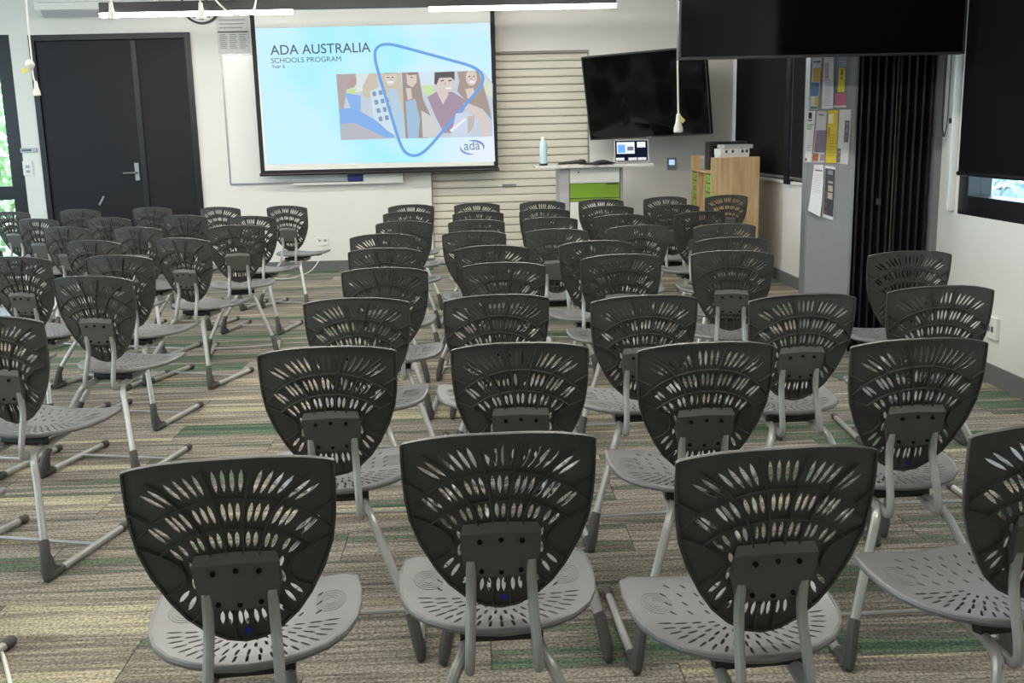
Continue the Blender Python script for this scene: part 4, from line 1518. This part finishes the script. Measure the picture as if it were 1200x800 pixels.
def cap(s):
    return MB().tube([(s * .2125, .280, .0165), (s * .212, .287, .0165), (s * .2115, .318, .0165), (s * .2113, .325, .0165)], [.0135, .016, .016, .011], 10).mesh('end_cap', M_BOOT)


ME_UP = {s: upright(s) for s in (-1, 1)}
ME_LEG = {s: leg(s) for s in (-1, 1)}
ME_BOOT_ = {s: boot(s) for s in (-1, 1)}
ME_RUN = {s: runner(s) for s in (-1, 1)}
ME_CAP = {s: cap(s) for s in (-1, 1)}
ME_CROSS = MB().tube([(-.216, .125, .020), (.216, .125, .020)], .0065, 8).mesh('cross_rod', M_TUBE)


def chair(x, y, yaw, label, group, near=False, dot=False):
    t = thing('slotted_chair', label, 'chair', (x, y, 0), R(yaw), group)
    link('seat', ME_SEAT, t)
    link('seat_carrier', ME_CARR, t)
    link('backrest', ME_BACK, t)
    bp_ = link('back_bracket', ME_PLATE, t)
    if near:
        for b_ in BOLTS:
            link('bolt', ME_BOLT, bp_, b_)
    for s in (-1, 1):
        link('upright', ME_UP[s], t)
        link('leg', ME_LEG[s], t)
        link('boot', ME_BOOT_[s], t)
        link('runner', ME_RUN[s], t)
        link('end_cap', ME_CAP[s], t)
    link('cross_rod', ME_CROSS, t)
    if dot:
        link('dot_sticker', ME_DOT, t, DOT)
    return t


# backrest top corners (left, right) and top centre in photo pixels, yaw in degrees
CH = {
    'LA': (-14, 252, 15, 247, 41, 254, -20), 'LB': (16, 261, 40, 255.5, 72.5, 262.5, -18), 'LC': (63, 251, 88, 244.5, 118, 249.5, -10),
    'LD': (96, 260.5, 124, 254, 156, 260, -15), 'LE': (43, 271, 75, 265, 107, 273, -18), 'LF': (126.5, 272, 158, 265, 193, 273, -17),
    'LG': (65, 287.5, 101, 281, 140, 289, -17), 'LH': (172.5, 285, 207, 278, 247, 286.5, -19), 'LI': (187.5, 257, 214, 251.5, 244.5, 257.5, -16),
    'LJ': (150, 247.5, 176, 242, 204, 248, -15), 'LK': (230, 246, 257, 242, 282.5, 248.5, -16), 'LL': (241.5, 271, 276, 264, 307.5, 268, 8),
    'LM': (265, 259, 294, 252.5, 323, 258, -12), 'LN': (311, 245.5, 334, 240.5, 359.5, 246.5, -18), 'LO': (92, 307, 136, 298.5, 181, 307, -14),
    'LP': (-25, 307, 18, 300.5, 63, 308.5, -16), 'LQ': (52.5, 332, 104, 322.5, 158, 333, -13), 'LR': (-75, 380, -12, 369, 48, 383, -14),
    'A1': (142, 563, 265, 537, 389, 547, 6.1), 'A2': (303, 422, 382, 406, 461, 416, 2.5), 'A3': (355.6, 361.4, 417, 348, 478, 359, -2),
    'A4': (400, 323, 450, 313, 498.5, 322, -3), 'A5': (408.5, 298.5, 450, 290, 491, 298, -4), 'A6': (411.5, 282, 448, 273.8, 483.5, 279, 5),
    'A7': (441, 265, 473, 258.8, 503, 264.5, -4), 'A8': (448, 253, 478, 247.5, 506, 253, -5), 'A9': (456, 245, 482, 239.5, 506, 243.5, 2),
    'B1': (476, 528, 587, 508, 698, 519, 1.7), 'B2': (531, 416, 609, 401, 686, 413, -2), 'B3': (522, 358.7, 581, 344.5, 640.5, 353.5, 4),
    'B4': (542, 317, 589, 306.5, 637, 316, -3), 'B5': (535, 296.5, 576, 287, 615.5, 294, 2), 'B6': (519.5, 278, 556, 270, 589.5, 277, -3),
    'B7': (528.5, 263, 559, 257, 589.5, 263, -4), 'B8': (533, 253, 560, 247, 588, 252.5, -3), 'B9': (534, 243, 559, 237.5, 583, 242.5, -3),
    'C1': (792, 553, 912, 522, 1034, 538, 5), 'C2': (748, 417, 830, 401, 911, 410, 3.6), 'C3': (695, 359, 757, 345.5, 818, 354, 4.4),
    'C4': (683, 308, 729, 297, 775.5, 305, 3), 'C5': (660, 291.5, 698, 281, 736.5, 288.5, 4), 'C6': (618, 275, 653, 268, 687.5, 274, -3),
    'C7': (613.5, 260.5, 643, 254.3, 673.5, 259.5, -2), 'C8': (612.5, 249.5, 639, 244.5, 666, 249.5, -5), 'C9': (611, 240.5, 636, 235.3, 660.5, 240.5, -5),
    'D9': (680, 238.5, 704, 233, 729, 238, -3), 'D8': (687, 246.5, 714, 240.5, 741.5, 246.5, -5), 'D7': (698.5, 257, 728, 251, 759, 256.5, -3),
    'D6': (712, 271, 748, 264, 781.5, 269, 3), 'E9': (755, 236, 781, 230, 804, 234.5, 5), 'E8': (762, 245.5, 791, 239.5, 817, 244, 3),
    'E7': (791, 255, 822, 247, 850, 252.5, 10), 'E6': (814.5, 269, 851, 262, 886, 267, 3), 'E5': (816, 286, 859, 277.5, 900, 284.5, 0),
    'E4': (818, 299, 858, 293, 900, 305, -11), 'F9': (826.5, 234, 853, 228, 876.5, 232.5, 5), 'E3': (880, 357, 943, 344.5, 1008, 352, 3.7),
    'E2': (1001, 413, 1082, 396, 1162, 407, 2), 'F3': (1041, 347.5, 1107, 334, 1168, 344.7, -1), 'G3': (1017, 304, 1069, 293, 1118, 302, -2),
}
POS = {}
for k, (lx, ly, tx, ty, rx, ry, yaw) in CH.items():
    l, r_, c = at_z(lx, ly, .822), at_z(rx, ry, .822), at_z(tx, ty, .852)
    mid = (l + r_) / 2 * .5 + c * .5
    POS[k] = (mid.x, mid.y, yaw)
POS['F1'] = (1.085, 1.80, 9)
POS['F2'] = (1.67, 2.53, 4)
POS['LS'] = (-2.76, 5.70, -16)
POS['LT'] = (-2.26, 4.38, -14)
POS['LU'] = (-1.646, 2.48, -14)
# neighbours in a row stand edge to edge at most
_ks = list(POS)
for _ in range(30):
    for i, a_ in enumerate(_ks):
        for b_ in _ks[i + 1:]:
            pa_, pb_ = POS[a_], POS[b_]
            th_ = R((pa_[2] + pb_[2]) / 2)
            ddx, ddy = pb_[0] - pa_[0], pb_[1] - pa_[1]
            la, fo = ddx * math.cos(th_) + ddy * math.sin(th_), -ddx * math.sin(th_) + ddy * math.cos(th_)
            need = .478 + .12 * abs(math.sin(R(pa_[2] - pb_[2])))
            if abs(fo) < .45 and abs(la) < need:
                s_ = (need - abs(la)) / 2 * (1 if la > 0 else -1) * .6
                POS[a_] = (pa_[0] - s_ * math.cos(th_), pa_[1] - s_ * math.sin(th_), pa_[2])
                POS[b_] = (pb_[0] + s_ * math.cos(th_), pb_[1] + s_ * math.sin(th_), pb_[2])
ORD = ['first', 'second', 'third', 'fourth', 'fifth', 'sixth', 'seventh', 'eighth', 'ninth']
LROWS = [['LN', 'LK', 'LJ', 'LC', 'LA'], ['LM', 'LI', 'LD', 'LB'], ['LL', 'LF', 'LE'], ['LH', 'LG', 'LS'], ['LO', 'LP'], ['LQ', 'LT'], ['LR'], ['LU']]
FILES = {'A': ('the whiteboard tray end', ['A9', 'A8', 'A7', 'A6', 'A5', 'A4', 'A3', 'A2', 'A1']),
         'B': ('the roller shutter middle', ['B9', 'B8', 'B7', 'B6', 'B5', 'B4', 'B3', 'B2', 'B1']),
         'C': ('the lectern desk left panel', ['C9', 'C8', 'C7', 'C6', 'C5', 'C4', 'C3', 'C2', 'C1']),
         'D': ('the green drawer front', ['D9', 'D8', 'D7', 'D6', 'E5', 'E4', 'E3', 'E2', 'F1']),
         'E': ('the wall control panel', ['E9', 'E8', 'E7', 'E6'])}
LAB = {}
for i, row in enumerate(LROWS):
    for j, k in enumerate(row):
        LAB[k] = ('dark grey slotted chair, %s row of the block by the doors, %s from the aisle' % (ORD[i], ORD[j]), 'chairs in the block by the black doors')
for f, (where, ks) in FILES.items():
    for j, k in enumerate(ks):
        LAB[k] = ('dark grey slotted chair, %s back in the file facing %s' % (ORD[j], where), 'chairs in the main block')
LAB['F9'] = ('dark grey slotted chair in front of the birch shelf end panel', 'chairs in the main block')
LAB['G3'] = ('dark grey slotted chair standing before the black folding partition', 'chairs in the main block')
LAB['F3'] = ('dark grey slotted chair beside the power point under the black blind', 'chairs in the main block')
LAB['F2'] = ('dark grey slotted chair along the window wall with daylight sheen on its seat', 'chairs in the main block')
NEAR = {'A1', 'A2', 'A3', 'B1', 'B2', 'B3', 'C1', 'C2', 'C3', 'E2', 'E3', 'E4', 'F1', 'LQ', 'LR', 'LP', 'LH', 'LO'}
for k, (x, y, yaw) in POS.items():
    chair(x, y, yaw, LAB[k][0], LAB[k][1], k in NEAR, k in {'A1', 'B1', 'E2'})

# white cable on the carpet by the doors-side block
p1, p2, p3 = at_z(-8, 752, .012), at_z(3, 765, .008), at_z(13, 803, .006)
tag(MB().tube(fillet([at_z(-60, 745, .006), p1, p2, p3, at_z(18, 860, .006)], .05), .006, 6).obj('floor_cable', M_CORD), 'white cable lying on the carpet beside a chair runner', 'cable')
